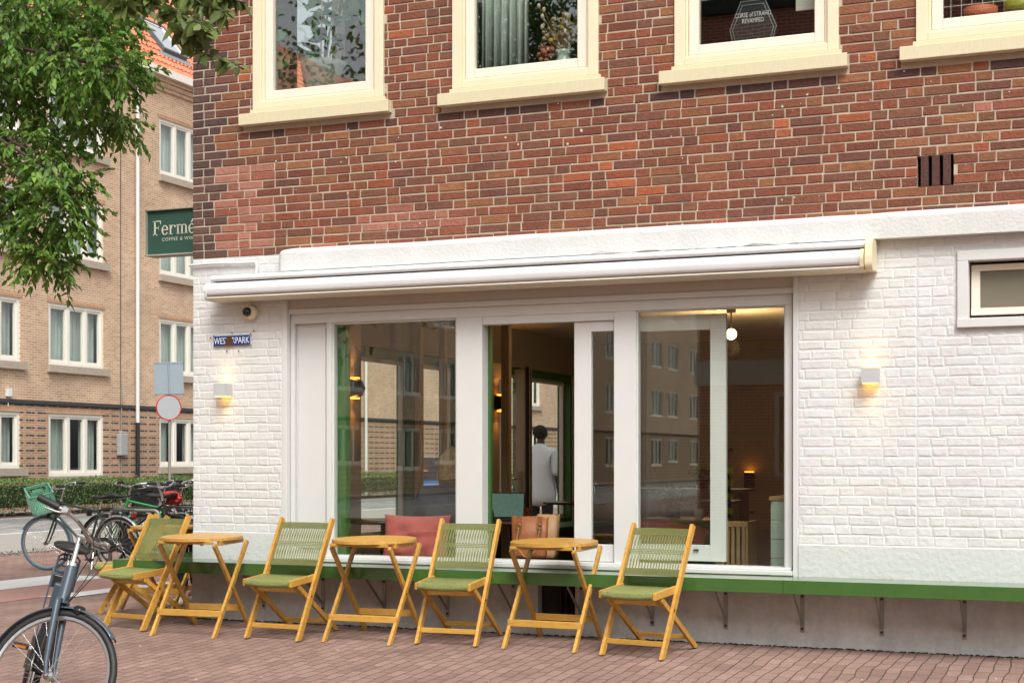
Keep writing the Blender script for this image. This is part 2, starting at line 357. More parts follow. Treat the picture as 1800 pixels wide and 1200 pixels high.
def wallcells(mb, u0, u1, z0, z1, holes, P, back=None):
    """plane wall with holes; P(u,z,d) -> xyz, d = depth; reveals to depth back"""
    us = sorted({u0, u1, *[h[0] for h in holes], *[h[1] for h in holes]}); zs = sorted({z0, z1, *[h[2] for h in holes], *[h[3] for h in holes]})
    us = [a for a in us if u0 <= a <= u1]; zs = [a for a in zs if z0 <= a <= z1]
    for a, b in zip(us, us[1:]):
        for c, d in zip(zs, zs[1:]):
            if any(h[0] < (a + b) / 2 < h[1] and h[2] < (c + d) / 2 < h[3] for h in holes): continue
            mb.add([P(a, c, 0), P(b, c, 0), P(b, d, 0), P(a, d, 0)], [(0, 1, 2, 3)])
            if back: mb.add([P(a, c, back), P(b, c, back), P(b, d, back), P(a, d, back)], [(3, 2, 1, 0)])
    if back:
        for (a, b, c, d) in holes:
            mb.add([P(a, c, 0), P(b, c, 0), P(b, d, 0), P(a, d, 0), P(a, c, back), P(b, c, back), P(b, d, back), P(a, d, back)],
                   [(0, 1, 5, 4), (1, 2, 6, 5), (2, 3, 7, 6), (3, 0, 4, 7)])
# ---------------------------------------------------------------- cafe building
cafe = thing('corner_building', 'brick corner building with cream windows above a white painted cafe front', 'building')
UW = [(.57, 1.723), (2.299, 3.446), (4.012, 5.155), (5.662, 6.81), (7.4, 8.55), (9.2, 10.35)]
ZW0, ZW1 = 4.02, 5.75; ZT = 7.0; ZB = 2.874
upholes = [(a, b, ZW0, ZW1) for a, b in UW]
SW = (5.923, 7.3, 2.13, 2.63)
SHOP = (.82, 4.88, .48, 2.62)
VENT = (5.666, 5.90, 3.067, 3.271)
Pf = lambda u, z, d: (u, d, z)
mb = MB(); wallcells(mb, 0, 14, ZB, ZT, upholes + [VENT], Pf, .28); mb.build('mortar_bed', M_mort, cafe)
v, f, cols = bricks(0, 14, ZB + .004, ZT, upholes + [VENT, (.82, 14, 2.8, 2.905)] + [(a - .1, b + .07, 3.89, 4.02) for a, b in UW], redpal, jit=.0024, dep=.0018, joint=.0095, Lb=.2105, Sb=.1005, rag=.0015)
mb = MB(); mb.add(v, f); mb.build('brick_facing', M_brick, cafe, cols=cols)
mb = MB(); wallcells(mb, 0, 14, .695, ZB, [SW, (.82, 4.88, .0, 2.62)], Pf, .28); mb.build('painted_wall', M_pmort, cafe)
v, f, cols = bricks(0, 14, .7, ZB, [SW, (.82, 4.88, .4, 2.60), (.9, 14, 2.71, 2.9), (5.9, 7.32, 2.105, 2.65)], whitepal, jit=.0038, dep=.0010, proud=.0027, joint=.005, ed=.0085, cuts=(5.666,), rag=.0045, phase=.03)
mb = MB(); mb.add(v, f); mb.build('painted_brick_facing', M_pbrick, cafe, cols=cols)
B('plinth', M_plinth, cafe, (.0, .82, -.012, .28, .40, .695), (4.88, 14, -.012, .28, .40, .695), bevel=.004)
B('plinth_base', M_plinthlow, cafe, (.0, 2.98, -.016, .28, -.4, .40), (2.98, 3.27, -.016, .28, -.4, .07), (3.27, 14, -.016, .28, -.4, .40), (2.98, 3.27, -.016, .28, .36, .40), (2.98, 3.27, .12, .28, .07, .36))
# side facade
Ps = lambda u, z, d: (d, u, z)
SIDE = [(2.3, 3.62, .45, 2.35), (3.74, 4.75, .45, 2.35), (5.75, 6.72, 0, 2.35), (6.76, 8.25, .45, 2.35)]
sup = [(1.2, 2.3, 4.02, 5.75), (3.2, 4.3, 4.02, 5.75), (5.2, 6.3, 4.02, 5.75)]
mb = MB(); wallcells(mb, .28, 9, ZB, ZT, sup, Ps, .25); mb.build('side_mortar_bed', M_mort, cafe)
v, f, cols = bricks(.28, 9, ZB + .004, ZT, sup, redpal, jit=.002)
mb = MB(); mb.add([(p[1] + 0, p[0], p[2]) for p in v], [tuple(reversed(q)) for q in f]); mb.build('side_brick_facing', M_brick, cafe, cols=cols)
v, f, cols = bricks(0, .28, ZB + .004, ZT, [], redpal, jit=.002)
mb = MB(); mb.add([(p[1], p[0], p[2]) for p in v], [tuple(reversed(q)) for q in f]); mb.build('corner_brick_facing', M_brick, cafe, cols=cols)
M_room = mat('taupe_wall', (.24, .215, .19), .85, .08, 3)
M_roomceil = mat('cafe_ceiling', (.68, .64, .56), .85, .05, 3)
mb = MB(); wallcells(mb, .28, 9, -.2, ZB, SIDE, Ps, .22); mb.build('side_painted_wall', M_pmort, cafe)
# inner linings
mb = MB(); wallcells(mb, .28, 9, 0, 2.8, SIDE, lambda u, z, d: (.235, u, z)); mb.build('room_wall', M_room, cafe)
B('grey_pier', mat('grey_pier_paint', (.34, .32, .29), .8, .06, 4), cafe, (.24, .30, 1.86, 2.28, 0, 2.8))
B('back_wall', M_room, cafe, (.25, 14, 8.9, 9.1, 0, 6.9))
B('end_wall', M_room, cafe, (13.7, 14, .28, 8.9, -.3, 6.9))
B('partition_wall', mat('grey_wall', (.16, .145, .125), .85, .08, 3), cafe, (6.0, 6.12, .28, 8.9, .015, 2.79))
B('room_floor', mat('cafe_floor', (.10, .075, .06), .45, .3, 3), cafe, (.2, 14, .15, 9.0, -.2, .01))
B('cafe_ceiling', M_roomceil, cafe, (.22, 13.7, .28, 8.9, 2.8, 2.86))
B('upper_floor', mat('floor_boards', (.25, .19, .13), .6), cafe, (.25, 13.7, .285, 8.9, 3.2, 3.3))
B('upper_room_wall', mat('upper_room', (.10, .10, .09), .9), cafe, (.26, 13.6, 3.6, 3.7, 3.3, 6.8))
B('flat_roof', mat('roofing', (.1, .1, .1), .9), cafe, (.0, 14, .0, 9.1, ZT, ZT + .15))
# green frames of side openings
for (a, b, c, d) in SIDE:
    g = B('side_window', M_greenm, cafe, (.02, .20, a, a + .06, c, d), (.02, .20, b - .06, b, c, d), (.02, .20, a + .06, b - .06, d - .09, d), (.02, .20, a + .06, b - .06, c, c + .07))
    if c > 0:
        B('window_sash', M_white, g, (.06, .11, a + .06, a + .10, c + .07, d - .09), (.06, .11, b - .10, b - .06, c + .07, d - .09), (.06, .11, a + .1, b - .1, d - .13, d - .09), (.06, .11, a + .1, b - .1, c + .07, c + .11))
        B('pane', M_shop, g, (.080, .086, a + .10, b - .10, c + .11, d - .13))
M_oak = mat('oak_post', (.46, .30, .14), .6, .3, 8, .1, 30, stretch=(4, 4, .5))
for (u, wd, Y) in ((737, .065, 3.2), (779, .065, 3.6), (890, .075, 2.2)):
    p = at_y(u, 800, Y); B('timber_post', M_oak, cafe, (p.x - wd / 2, p.x + wd / 2, Y - .035, Y + .035, .0, 2.8), bevel=.004)
# slab band above shopfront
def arc(cx, cy, r, a0, a1, n): return [(cx + r * math.cos(R(a0 + (a1 - a0) * i / n)), cy + r * math.sin(R(a0 + (a1 - a0) * i / n))) for i in range(n + 1)]
mb = MB()
prof = [(.0, 2.625), (-.085, 2.732)] + arc(-.055, 2.87, .03, 180, 100, 5) + [(-.02, 2.908), (.0, 2.915)]
prof = [(0.0, 2.73), (-.085, 2.73)] + [(a, b) for a, b in arc(-.045, 2.862, .04, 180, 95, 6)] + [(0, 2.912)]
xs = fr(.95, 14, 60); vs = []; n = len(prof)
for i, x in enumerate([.82, .83, .86, .90] + xs):
    k = {0: .25, 1: .55, 2: .85, 3: .96}.get(i, 1)
    jz = math.sin(x * 2.3) * .003 + rnd.uniform(-.002, .002)
    for (y, z) in prof: vs.append((x, y * min(1, k + .1) - .001, 2.73 + (z - 2.73) * (k * .3 + .7) + (jz if z > 2.8 else 0)))
m_ = len(vs) // n
mb.add(vs, [(i * n + j, i * n + j + 1, (i + 1) * n + j + 1, (i + 1) * n + j) for i in range(m_ - 1) for j in range(n - 1)] + [tuple(i * n + q for q in ((0, n - 1))) + tuple((i + 1) * n + q for q in ((n - 1, 0))) for i in range(m_ - 1)], False)
mb.add(vs[:n], [tuple(range(n))]); mb.build('lintel_band', M_plaster, cafe)
B('lintel_soffit', M_plaster, cafe, (.82, 5.3, -.05, 0, 2.61, 2.728))
B('soffit_board', M_soff, cafe, (.825, 4.875, .035, .09, 2.43, 2.62))
B('opening_reveal', M_white, cafe, (.821, .865, -.004, .26, .45, 2.61), (4.842, 4.879, -.004, .26, .45, 2.61), (.866, 4.841, .02, .12, 2.405, 2.445), bevel=.004)
# upper windows
def upper_window(x0, x1, label):
    wn = MB()
    F = .075
    for (a, b, c, d) in ((x0, x0 + F, ZW0, ZW1), (x1 - F, x1, ZW0, ZW1), (x0 + F, x1 - F, ZW0, ZW0 + .055), (x0 + F, x1 - F, ZW1 - .08, ZW1)): wn.box(a, b, -.028, .10, c, d)
    for (a, b, c, d) in ((x0 + F, x0 + F + .02, ZW0 + .055, ZW1 - .08), (x1 - F - .02, x1 - F, ZW0 + .055, ZW1 - .08), (x0 + F + .02, x1 - F - .02, ZW0 + .055, ZW0 + .07)): wn.box(a, b, -.008, .09, c, d)
    o = wn.build('window_frame', M_cream, cafe, .005, label=label)
    a, b, c, d = x0 + F + .022, x1 - F - .022, ZW0 + .072, ZW1 - .08; s = .07
    B('sash', M_sash, o, (a, a + s, .002, .06, c, d), (b - s, b, .002, .06, c, d), (a + s, b - s, .002, .06, c, c + s), (a + s, b - s, .002, .06, d - s, d), bevel=.006)
    B('pane', M_up, o, (a + s, b - s, .038, .046, c + s, d - s))
    B('window_sill', M_sill, o, (x0 - .10, x1 + .065, -.075, -.004, 3.895, 3.985), (x0 - .02, x1 + .02, -.034, -.004, 3.985, 4.02), bevel=.004)
lbs = ['cream window with potted rubber plant behind the glass', 'cream window with curtain and dried flowers', 'cream window with coffin shaped box on its sill', 'cream window with orange and green pots', None, None]
for (a, b), l in zip(UW, lbs): upper_window(a, b, l)
for (a, b, c, d) in sup:
    o = B('side_upper_window', M_white, cafe, (.02, .16, a, a + .08, c, d), (.02, .16, b - .08, b, c, d), (.02, .16, a + .08, b - .08, c, c + .08), (.02, .16, a + .08, b - .08, d - .08, d), (.02, .16, a + .08, b - .08, (c + d) / 2 - .03, (c + d) / 2 + .03))
    B('pane', M_up, o, (.10, .106, a + .08, b - .08, c + .08, d - .08))
# paint specks and old plug holes on the brick
mb = MB()
for i in range(70):
    x = rnd.uniform(.3, 6.6); z = rnd.choice((rnd.uniform(2.95, 3.9), rnd.uniform(3.5, 3.85))); s = abs(rnd.gauss(0, .003)) + .0015
    if abs(x - 2.75) < .6 and rnd.random() < .5: z = rnd.uniform(3.5, 3.8); s *= 1.6
    n_ = 6; mb.prism([(x + s * math.cos(a) * rnd.uniform(.7, 1.4), z + s * math.sin(a) * rnd.uniform(.7, 1.4)) for a in [2 * PI * q / n_ for q in range(n_)]], -.0095, -.005, 'y')
o = mb.build('paint_speck', mat('speck_paint', (.62, .56, .5), .8), cafe); o['kind'] = 'stuff'
# vent bricks
mb = MB()
for i in range(3): mb.box(5.69 + i * .071, 5.738 + i * .071, -.004, .10, 3.07, 3.268)
mb.build('vent_brick', M_brick, cafe, .002, cols=[lin((92, 58, 50))[:3]] * len(mb.v))
B('vent_back', mat('void_black', (.008, .008, .008), .9), cafe, (5.664, 5.902, .10, .12, 3.06, 3.28))
# small window
x0, x1, z0, z1 = SW
o = B('awning_window', M_white, cafe, (x0, x0 + .07, -.02, .1, z0 + .06, z1 - .065), (x1 - .07, x1, -.02, .1, z0 + .06, z1 - .065), (x0, x1, -.02, .1, z1 - .065, z1), (x0, x1, -.035, .1, z0, z0 + .06), bevel=.004)
B('tilt_sash', M_sash, o, (x0 + .08, x0 + .135, .07, .12, z0 + .13, z1 - .125), (x1 - .135, x1 - .08, .07, .12, z0 + .13, z1 - .125), (x0 + .08, x1 - .08, .07, .12, z1 - .125, z1 - .085), (x0 + .08, x1 - .08, .055, .12, z0 + .085, z0 + .13), bevel=.003)
B('pane', mat('frosted_pane', (.20, .18, .13), .35, .25, 200), o, (x0 + .135, x1 - .135, .09, .098, z0 + .13, z1 - .125))
B('inner_lining', M_oak, o, (x0 + .07, x1 - .07, .10, .27, z1 - .065, z1 - .04), (x0 + .07, x1 - .07, .262, .27, z0, z1))
# white fillets around small window already painted
# ---- shop front
sf = B('shopfront_frame', M_white, cafe,
       (.87, 4.827, .05, .15, 2.33, 2.405), (.87, .905, .05, .15, .53, 2.33), (1.19, 1.235, .05, .15, .53, 2.33), (2.299, 2.512, .045, .16, .53, 2.33),
       (2.512, 3.542, .055, .15, 2.27, 2.33), (3.542, 3.707, .047, .16, .53, 2.33), (4.777, 4.827, .05, .15, .53, 2.33), (.866, 4.841, -.03, .17, .482, .512), (.87, 4.827, .02, .16, .512, .532), bevel=.004)
B('timber_panel', M_white, sf, (.905, 1.19, .085, .12, .532, 2.33), (.925, 1.17, .072, .085, .58, 2.30), bevel=.004)
B('glazing_bead', M_white, sf, (1.235, 1.249, .068, .12, .532, 2.316), (2.285, 2.299, .068, .12, .532, 2.316), (1.235, 2.299, .068, .12, 2.316, 2.33))
B('glazing_bead', M_white, sf, (3.707, 3.717, .068, .12, .532, 2.32), (4.767, 4.777, .068, .12, .532, 2.32), (3.707, 4.777, .068, .12, 2.32, 2.33))
B('pane', M_shop, sf, (1.249, 2.285, .092, .099, .532, 2.316))
B('pane', M_shop, sf, (3.717, 4.767, .092, .099, .532, 2.32))
B('opening_liner', M_greenm, sf, (2.513, 2.53, .161, .2, .53, 2.27), (1.235, 1.32, .13, .2, .53, 2.32), (4.775, 4.79, .16, .2, .53, 2.3))
ss = B('sliding_sash', M_white, sf, (3.229, 3.36, .075, .118, .535, 2.268), (3.532, 3.5415, .075, .118, .535, 2.268), (3.36, 3.532, .075, .118, 2.194, 2.268), (3.36, 3.532, .075, .118, .535, .659), bevel=.003)
B('pane', M_shop, ss, (3.36, 3.532, .095, .101, .659, 2.194))
s2 = B('inner_sliding_sash', M_white, sf, (4.217, 4.331, .17, .215, .55, 2.30), (3.56, 3.66, .17, .215, .55, 2.30), (3.66, 4.217, .17, .215, 2.19, 2.30), (3.66, 4.217, .17, .215, .55, .665), bevel=.003)
B('pane', M_shop, s2, (3.66, 4.217, .19, .196, .665, 2.19))
B('handle', M_black, s2, (4.10, 4.135, .155, .17, .625, .635))
# cellar grate
B('cellar_grate', mat('dark_stone', (.035, .03, .028), .9, .5, 20, .5, 60), cafe, (2.985, 3.265, .06, .12, .075, .355), *[(3.0 + i * .045, 3.012 + i * .045, .02, .06, .08, .35) for i in (3, 4, 5)], (3.12, 3.24, .03, .05, .20, .21))  # back slab and bars of the hole share one near-black mottled colour
# dirt seam along foot of wall
mb = MB()
for i in range(1100):
    x = rnd.uniform(0, 9); s = rnd.uniform(.003, .011); y = -.016 - abs(rnd.gauss(0, .018)); z = gz(x, y)
    mb.box(x - s, x + s, y - s * .6, y + s * .5, z - .005, z + rnd.uniform(.002, .008))
tag(mb.build('dirt', mat('dirt', (.045, .035, .025), .95, .4, 30)), 'dark dirt gathered along the foot of the white wall', 'dirt', kind='stuff')
mb = MB()
for i in range(60):
    x = rnd.uniform(-2, 8); y = -rnd.uniform(.05, 3.6); s = rnd.uniform(.004, .011); a = rnd.uniform(0, 3); z = gz(x, y)
    mb.beam((x, y, z + .002), (x + s * 2 * math.cos(a), y + s * 2 * math.sin(a), z + .002), s, .004, (0, 0, 1))
tag(mb.build('litter', mat('litter', (.6, .56, .5), .8, .2, 50)), 'pale cigarette ends and crumbs scattered on the paving', 'litter', kind='stuff')

# ---------------------------------------------------------------- awning
aw = thing('awning', 'closed white cassette awning above the shop window', 'awning', (0, 0, 0))
def extr(prof, x0, x1, name, m, par, sm=True, bev=0):
    mb = MB(); n = len(prof); mb.add([(x0, y, z) for y, z in prof] + [(x1, y, z) for y, z in prof], [(i, (i + 1) % n, n + (i + 1) % n, n + i) for i in range(n)], sm)
    mb.add([(x0, y, z) for y, z in prof], [tuple(range(n))]); mb.add([(x1, y, z) for y, z in prof], [tuple(range(n - 1, -1, -1))]); return mb.build(name, m, par, bev)
hood = [(-.02, 2.712)] + arc(-.17, 2.672, .04, 90, 165, 5) + [(-.205, 2.665), (-.02, 2.655)]
extr(hood, .30, 5.36, 'cassette_hood', M_awn, aw)
front = [(-.05, 2.648)] + arc(-.165, 2.605, .043, 90, 170, 6)[0:] + [(-.212, 2.575)] + arc(-.19, 2.548, .024, 180, 250, 4) + [(-.05, 2.522)]
front = [(-.05, 2.652)] + arc(-.180, 2.592, .06, 90, 200, 9) + [(-.234, 2.548), (-.05, 2.535)]
extr(front, .285, 5.33, 'front_bar', M_awn, aw)
extr([(-.05, 2.534), (-.225, 2.542), (-.228, 2.53), (-.20, 2.517), (-.05, 2.512)], .285, 5.33, 'lower_rail', mat('rail_cream', lin((218, 212, 196)), .45), aw, False)
extr([(-.01, 2.72), (-.05, 2.72)] + arc(-.17, 2.665, .055, 85, 180, 6) + [(-.235, 2.60)] + arc(-.185, 2.56, .05, 180, 270, 5) + [(-.01, 2.52)], 5.362, 5.41, 'end_cap', M_awncap, aw, False, .006)
extr([(-.05, 2.656)] + arc(-.182, 2.59, .066, 90, 200, 9) + [(-.236, 2.53), (-.2, 2.512), (-.05, 2.512)], 5.331, 5.356, 'end_cap', M_awncap, aw, False, .004)
extr([(-.05, 2.656)] + arc(-.182, 2.59, .064, 90, 200, 9) + [(-.236, 2.53), (-.2, 2.512), (-.05, 2.512)], .262, .285, 'end_cap', M_awn, aw, False, .012)
mb = MB()
for x in (.9, 2.8, 4.9): mb.box(x, x + .08, -.1, 0, 2.60, 2.70)
mb.build('wall_bracket', M_awn, aw)
mb = MB(); pts = [(3.4 + i * .1, -.10 - .012 * math.sin(i), 2.725 + .012 * math.sin(i * 1.7) + .008 * math.sin(i * .6)) for i in range(16)]
mb.tube(pts, .004, 6); mb.build('cable', mat('cable_cream', (.5, .47, .4), .6), aw); mb = MB(); mb.tube([(1.05, -.03, 2.5), (1.15, -.06, 2.495), (1.25, -.05, 2.5), (1.35, -.03, 2.51)], .003, 6); mb.build('cable', mat('cable_cream', (.5, .47, .4), .6), aw)
mb = MB(); mb.tube([(-.02, -.02, 2.825)] + [(x, -.028, 2.825 + .004 * math.sin(x * 9)) for x in fr(0, .6, 8)] + [(.61, -.03, 2.80), (.61, -.035, 2.74), (.62, -.04, 2.70)], .011, 8)
tag(mb.build('cable_conduit', M_plaster), 'white painted cable pipe crossing the corner above the awning', 'pipe')

# ---------------------------------------------------------------- wall lamps, dome camera, plates
M_glow = mat('lamp_glow', (1, .6, .2), .5, emit=(1, .50, .10), estr=4)
def lamp_box(x, z, label):
    t = thing('wall_lamp', label, 'lamp', (x, -.006, z), 0, 'cube lamps on the white wall')
    B('housing', mat('lamp_white', (.50, .50, .50), .45), t, (-.055, .055, -.105, 0, -.05, -.046), (-.055, .055, -.105, -.101, -.046, .05), (-.055, -.051, -.101, 0, -.046, .05), (.051, .055, -.101, 0, -.046, .05))
    B('diffuser', M_glow, t, (-.045, .045, -.095, -.005, -.0535, -.0502)); B('diffuser', M_glow, t, (-.045, .045, -.095, -.005, .036, .039))
    for sgn in (1, -1):
        l = bpy.data.lights.new('lamp_light', 'SPOT'); l.energy = (.55 if sgn > 0 else .8); l.color = (1, .62, .25); l.spot_size = R(84); l.spot_blend = .6; l.shadow_soft_size = .02
        o = bpy.data.objects.new('lamp_light', l); C.objects.link(o); o.parent = t; o.location = (0, -.06, .055 * sgn if sgn > 0 else -.06)
        o.rotation_euler = (R(180) if sgn > 0 else 0, 0, 0)
    return t
lamp_box(.318, 1.82, 'small white cube lamp glowing on the corner pier'); lamp_box(5.372, 1.828, 'small white cube lamp glowing right of the shop window')
dc = thing('security_camera', 'white dome security camera under the awning end', 'camera', (.556, -.012, 2.425))
MB().lathe([(.056, 0), (.056, -.02), (.05, -.045), (.038, -.05)], 24, axis='y').build('housing', M_awncap, dc)
MB().ball((-.012, -.052, .004), (.037, .037, .037), 20, 12).build('dome', M_blackg, dc)
sg = thing('street_name_plate', 'small blue enamel district plate with rust patch', 'sign', (.375, -.012, 2.213), 0)
sg.rotation_euler = (0, R(-.6), 0)
B('plate', mat('enamel_blue', lin((22, 62, 135)), .25, .1, 20), sg, (-.168, .168, -.012, -.006, -.038, .038), bevel=.003)
text('lettering', 'WESTERPARK', .072, mat('enamel_white', (.8, .82, .84), .3), Matrix.LocRotScale(Vector((0, -.0125, -.025)), Matrix.Rotation(R(90), 3, 'X').to_quaternion(), Vector((.74, 1, 1))), sg, .0006, 1.0, 'CENTER')
mb = MB(); mb.prism([(-.060, -.036), (-.045, -.039), (-.01, -.037), (.012, -.02), (.024, .004), (-.002, .012), (.012, .03), (-.008, .037), (-.05, .036), (-.044, .015), (-.064, 0), (-.05, -.018)], -.0155, -.0135, 'y'); mb.build('rust_patch', M_rust, sg)
mb = MB()
for (x, z) in ((-.172, .04), (.172, .045), (.0, .062), (.2, .07), (-.2, .03), (-.05, -.085), (.06, -.085), (-.17, -.04), (.175, -.045)): mb.ball((x, -.004, z), (.005, .007, .006), 8, 6)
mb.build('rusty_screw', M_rust, sg)

# ---------------------------------------------------------------- projecting sign
ps = thing('hanging_sign', 'dark green projecting cafe sign with cream lettering', 'sign', (0, 0, 0))
YS = 1.0
a = at_y(258, 370, YS); b_ = at_y(258, 451, YS)
X0 = a.x; X1 = X0 + .72; z1_, z0_ = a.z, b_.z
M_sgreen = mat('sign_green', lin((58, 92, 80)), .5, .05, 6)
B('sign_box', M_sgreen, ps, (X0 + .012, X1, YS, YS + .11, z0_ + .01, z1_ - .01))
B('sign_rim', mat('sign_rim', (.5, .47, .38), .5), ps, (X0, X0 + .012, YS - .03, YS + .13, z0_, z1_), (X0, X1, YS - .03, YS + .13, z1_ - .01, z1_), (X0, X1, YS - .03, YS + .13, z0_, z0_ + .01))
B('wall_bracket', M_black, ps, (X1, .0, YS + .04, YS + .07, z0_ + .05, z0_ + .07), (X1, .0, YS + .04, YS + .07, z1_ - .07, z1_ - .05)) if X1 < 0 else None
M_let = mat('sign_cream', (.74, .72, .6), .5)
# slab-serif lettering, drawn as strokes: x unit ~ em
def seg(mb, x0, x1, z0, z1, ox, oz, s): mb.box(ox + x0 * s, ox + x1 * s, -.0015, 0, oz + z0 * s, oz + z1 * s)
def arcs(mb, cx, cz, rx, rz, a0, a1, t, ox, oz, s, n=16):
    vs = []
    for i in range(n + 1):
        a = R(a0 + (a1 - a0) * i / n); tt = t * (.45 + .55 * abs(math.cos(a)))
        for k in (0, 1): vs.append((ox + (cx + (rx - k * tt) * math.cos(a)) * s, -.0012, oz + (cz + (rz - k * min(tt, t * .5)) * math.sin(a)) * s))
    mb.add(vs, [(2 * i, 2 * i + 1, 2 * i + 3, 2 * i + 2) for i in range(n)])
mb = MB(); s = .13; ox, oz = 0, 0
seg(mb, .10, .24, 0, 1, ox, oz, s); seg(mb, 0, .36, 0, .07, ox, oz, s); seg(mb, 0, .66, .93, 1, ox, oz, s); seg(mb, .24, .5, .48, .55, ox, oz, s); seg(mb, .6, .66, .74, .93, ox, oz, s); seg(mb, .45, .5, .40, .63, ox, oz, s)
def e_(ox):
    arcs(mb, .27, .33, .27, .34, 0, 330, .13, ox, 0, s, 24); seg(mb, .06, .53, .32, .38, ox, 0, s)
def r_(ox):
    seg(mb, .07, .19, 0, .66, ox, 0, s); seg(mb, 0, .29, 0, .06, ox, 0, s); seg(mb, 0, .12, .6, .66, ox, 0, s); arcs(mb, .36, .40, .22, .26, 40, 175, .1, ox, 0, s, 12); mb.ball((ox + .5 * s, -.001, .54 * s), (.07 * s, .001, .07 * s), 8, 6)
def m_(ox):
    seg(mb, 0, .12, .6, .66, ox, 0, s)
    for q in (.07, .40, .73): seg(mb, q, q + .12, 0, .55, ox, 0, s); seg(mb, q - .06, q + .18, 0, .06, ox, 0, s)
    for q in (.295, .625): arcs(mb, q, .48, .225, .19, 0, 180, .11, ox, 0, s, 12)
    seg(mb, .07, .19, .5, .66, ox, 0, s)
e_(.72 * s); r_(1.32 * s); m_(1.92 * s); e_(2.90 * s)
mb.prism([(3.10 * s, .74 * s), (3.18 * s, .74 * s), (3.36 * s, .98 * s), (3.22 * s, 1.0 * s)], -.0015, 0, 'y')
o = mb.build('lettering', M_let, ps); p = at_y(269, 414.5, YS); o.location = (p.x, YS - .002, p.z)
p = at_y(285, 424, YS); text('small_lettering', 'COFFEE & WINE', .042, M_let, Matrix.Translation((p.x, YS - .002, p.z)) @ Matrix.Rotation(R(90), 4, 'X'), ps, .0006, 1.22)

# ---------------------------------------------------------------- green wall bench
bn = thing('wall_bench', 'long glossy green bench shelf running along the white wall and round its corner', 'bench')
B('seat_board', M_green, bn, (-.47, 14, -.385, -.20, .452, .480), (-.47, 14, -.194, -.02, .452, .478), (-.47, -.252, -.018, 5, .452, .479), (-.246, -.02, -.018, 5, .452, .480), bevel=.003)
B('fascia', M_green, bn, (-.47, 1.602, -.40, -.386, .392, .481), (1.605, 4.86, -.40, -.386, .392, .4805), (4.863, 14, -.4015, -.386, .392, .481), (-.485, -.471, -.40, 5, .392, .481), bevel=.002)
def bracket(x, y, side):
    mb = MB()
    if side: mb.box(-.022, -.002, y - .014, y + .014, .10, .392); mb.beam((-.03, y, .16), (-.36, y, .384), .006, .022, (0, 1, 0))
    else: mb.box(x - .014, x + .014, -.022, -.0165, .10, .392); mb.box(x - .014, x + .014, -.33, -.022, .386, .392); mb.beam((x, -.03, .16), (x, -.31, .384), .006, .022, (1, 0, 0))
    o = mb.build('bracket', M_galv, bn)
    if not side:
        for z in (.125, .345): mb = MB(); mb.lathe([(.009, 0), (.009, -.008), (.004, -.012)], 8, (x, -.022, z), 'y'); mb.build('bolt', M_rust, o)
for k in range(17):
    x = 5.97 - .53 * k + .53 * 6
    if x > .2: bracket(x, 0, False)
for y in (.5, 1.2, 2, 3, 4): bracket(0, y, True)

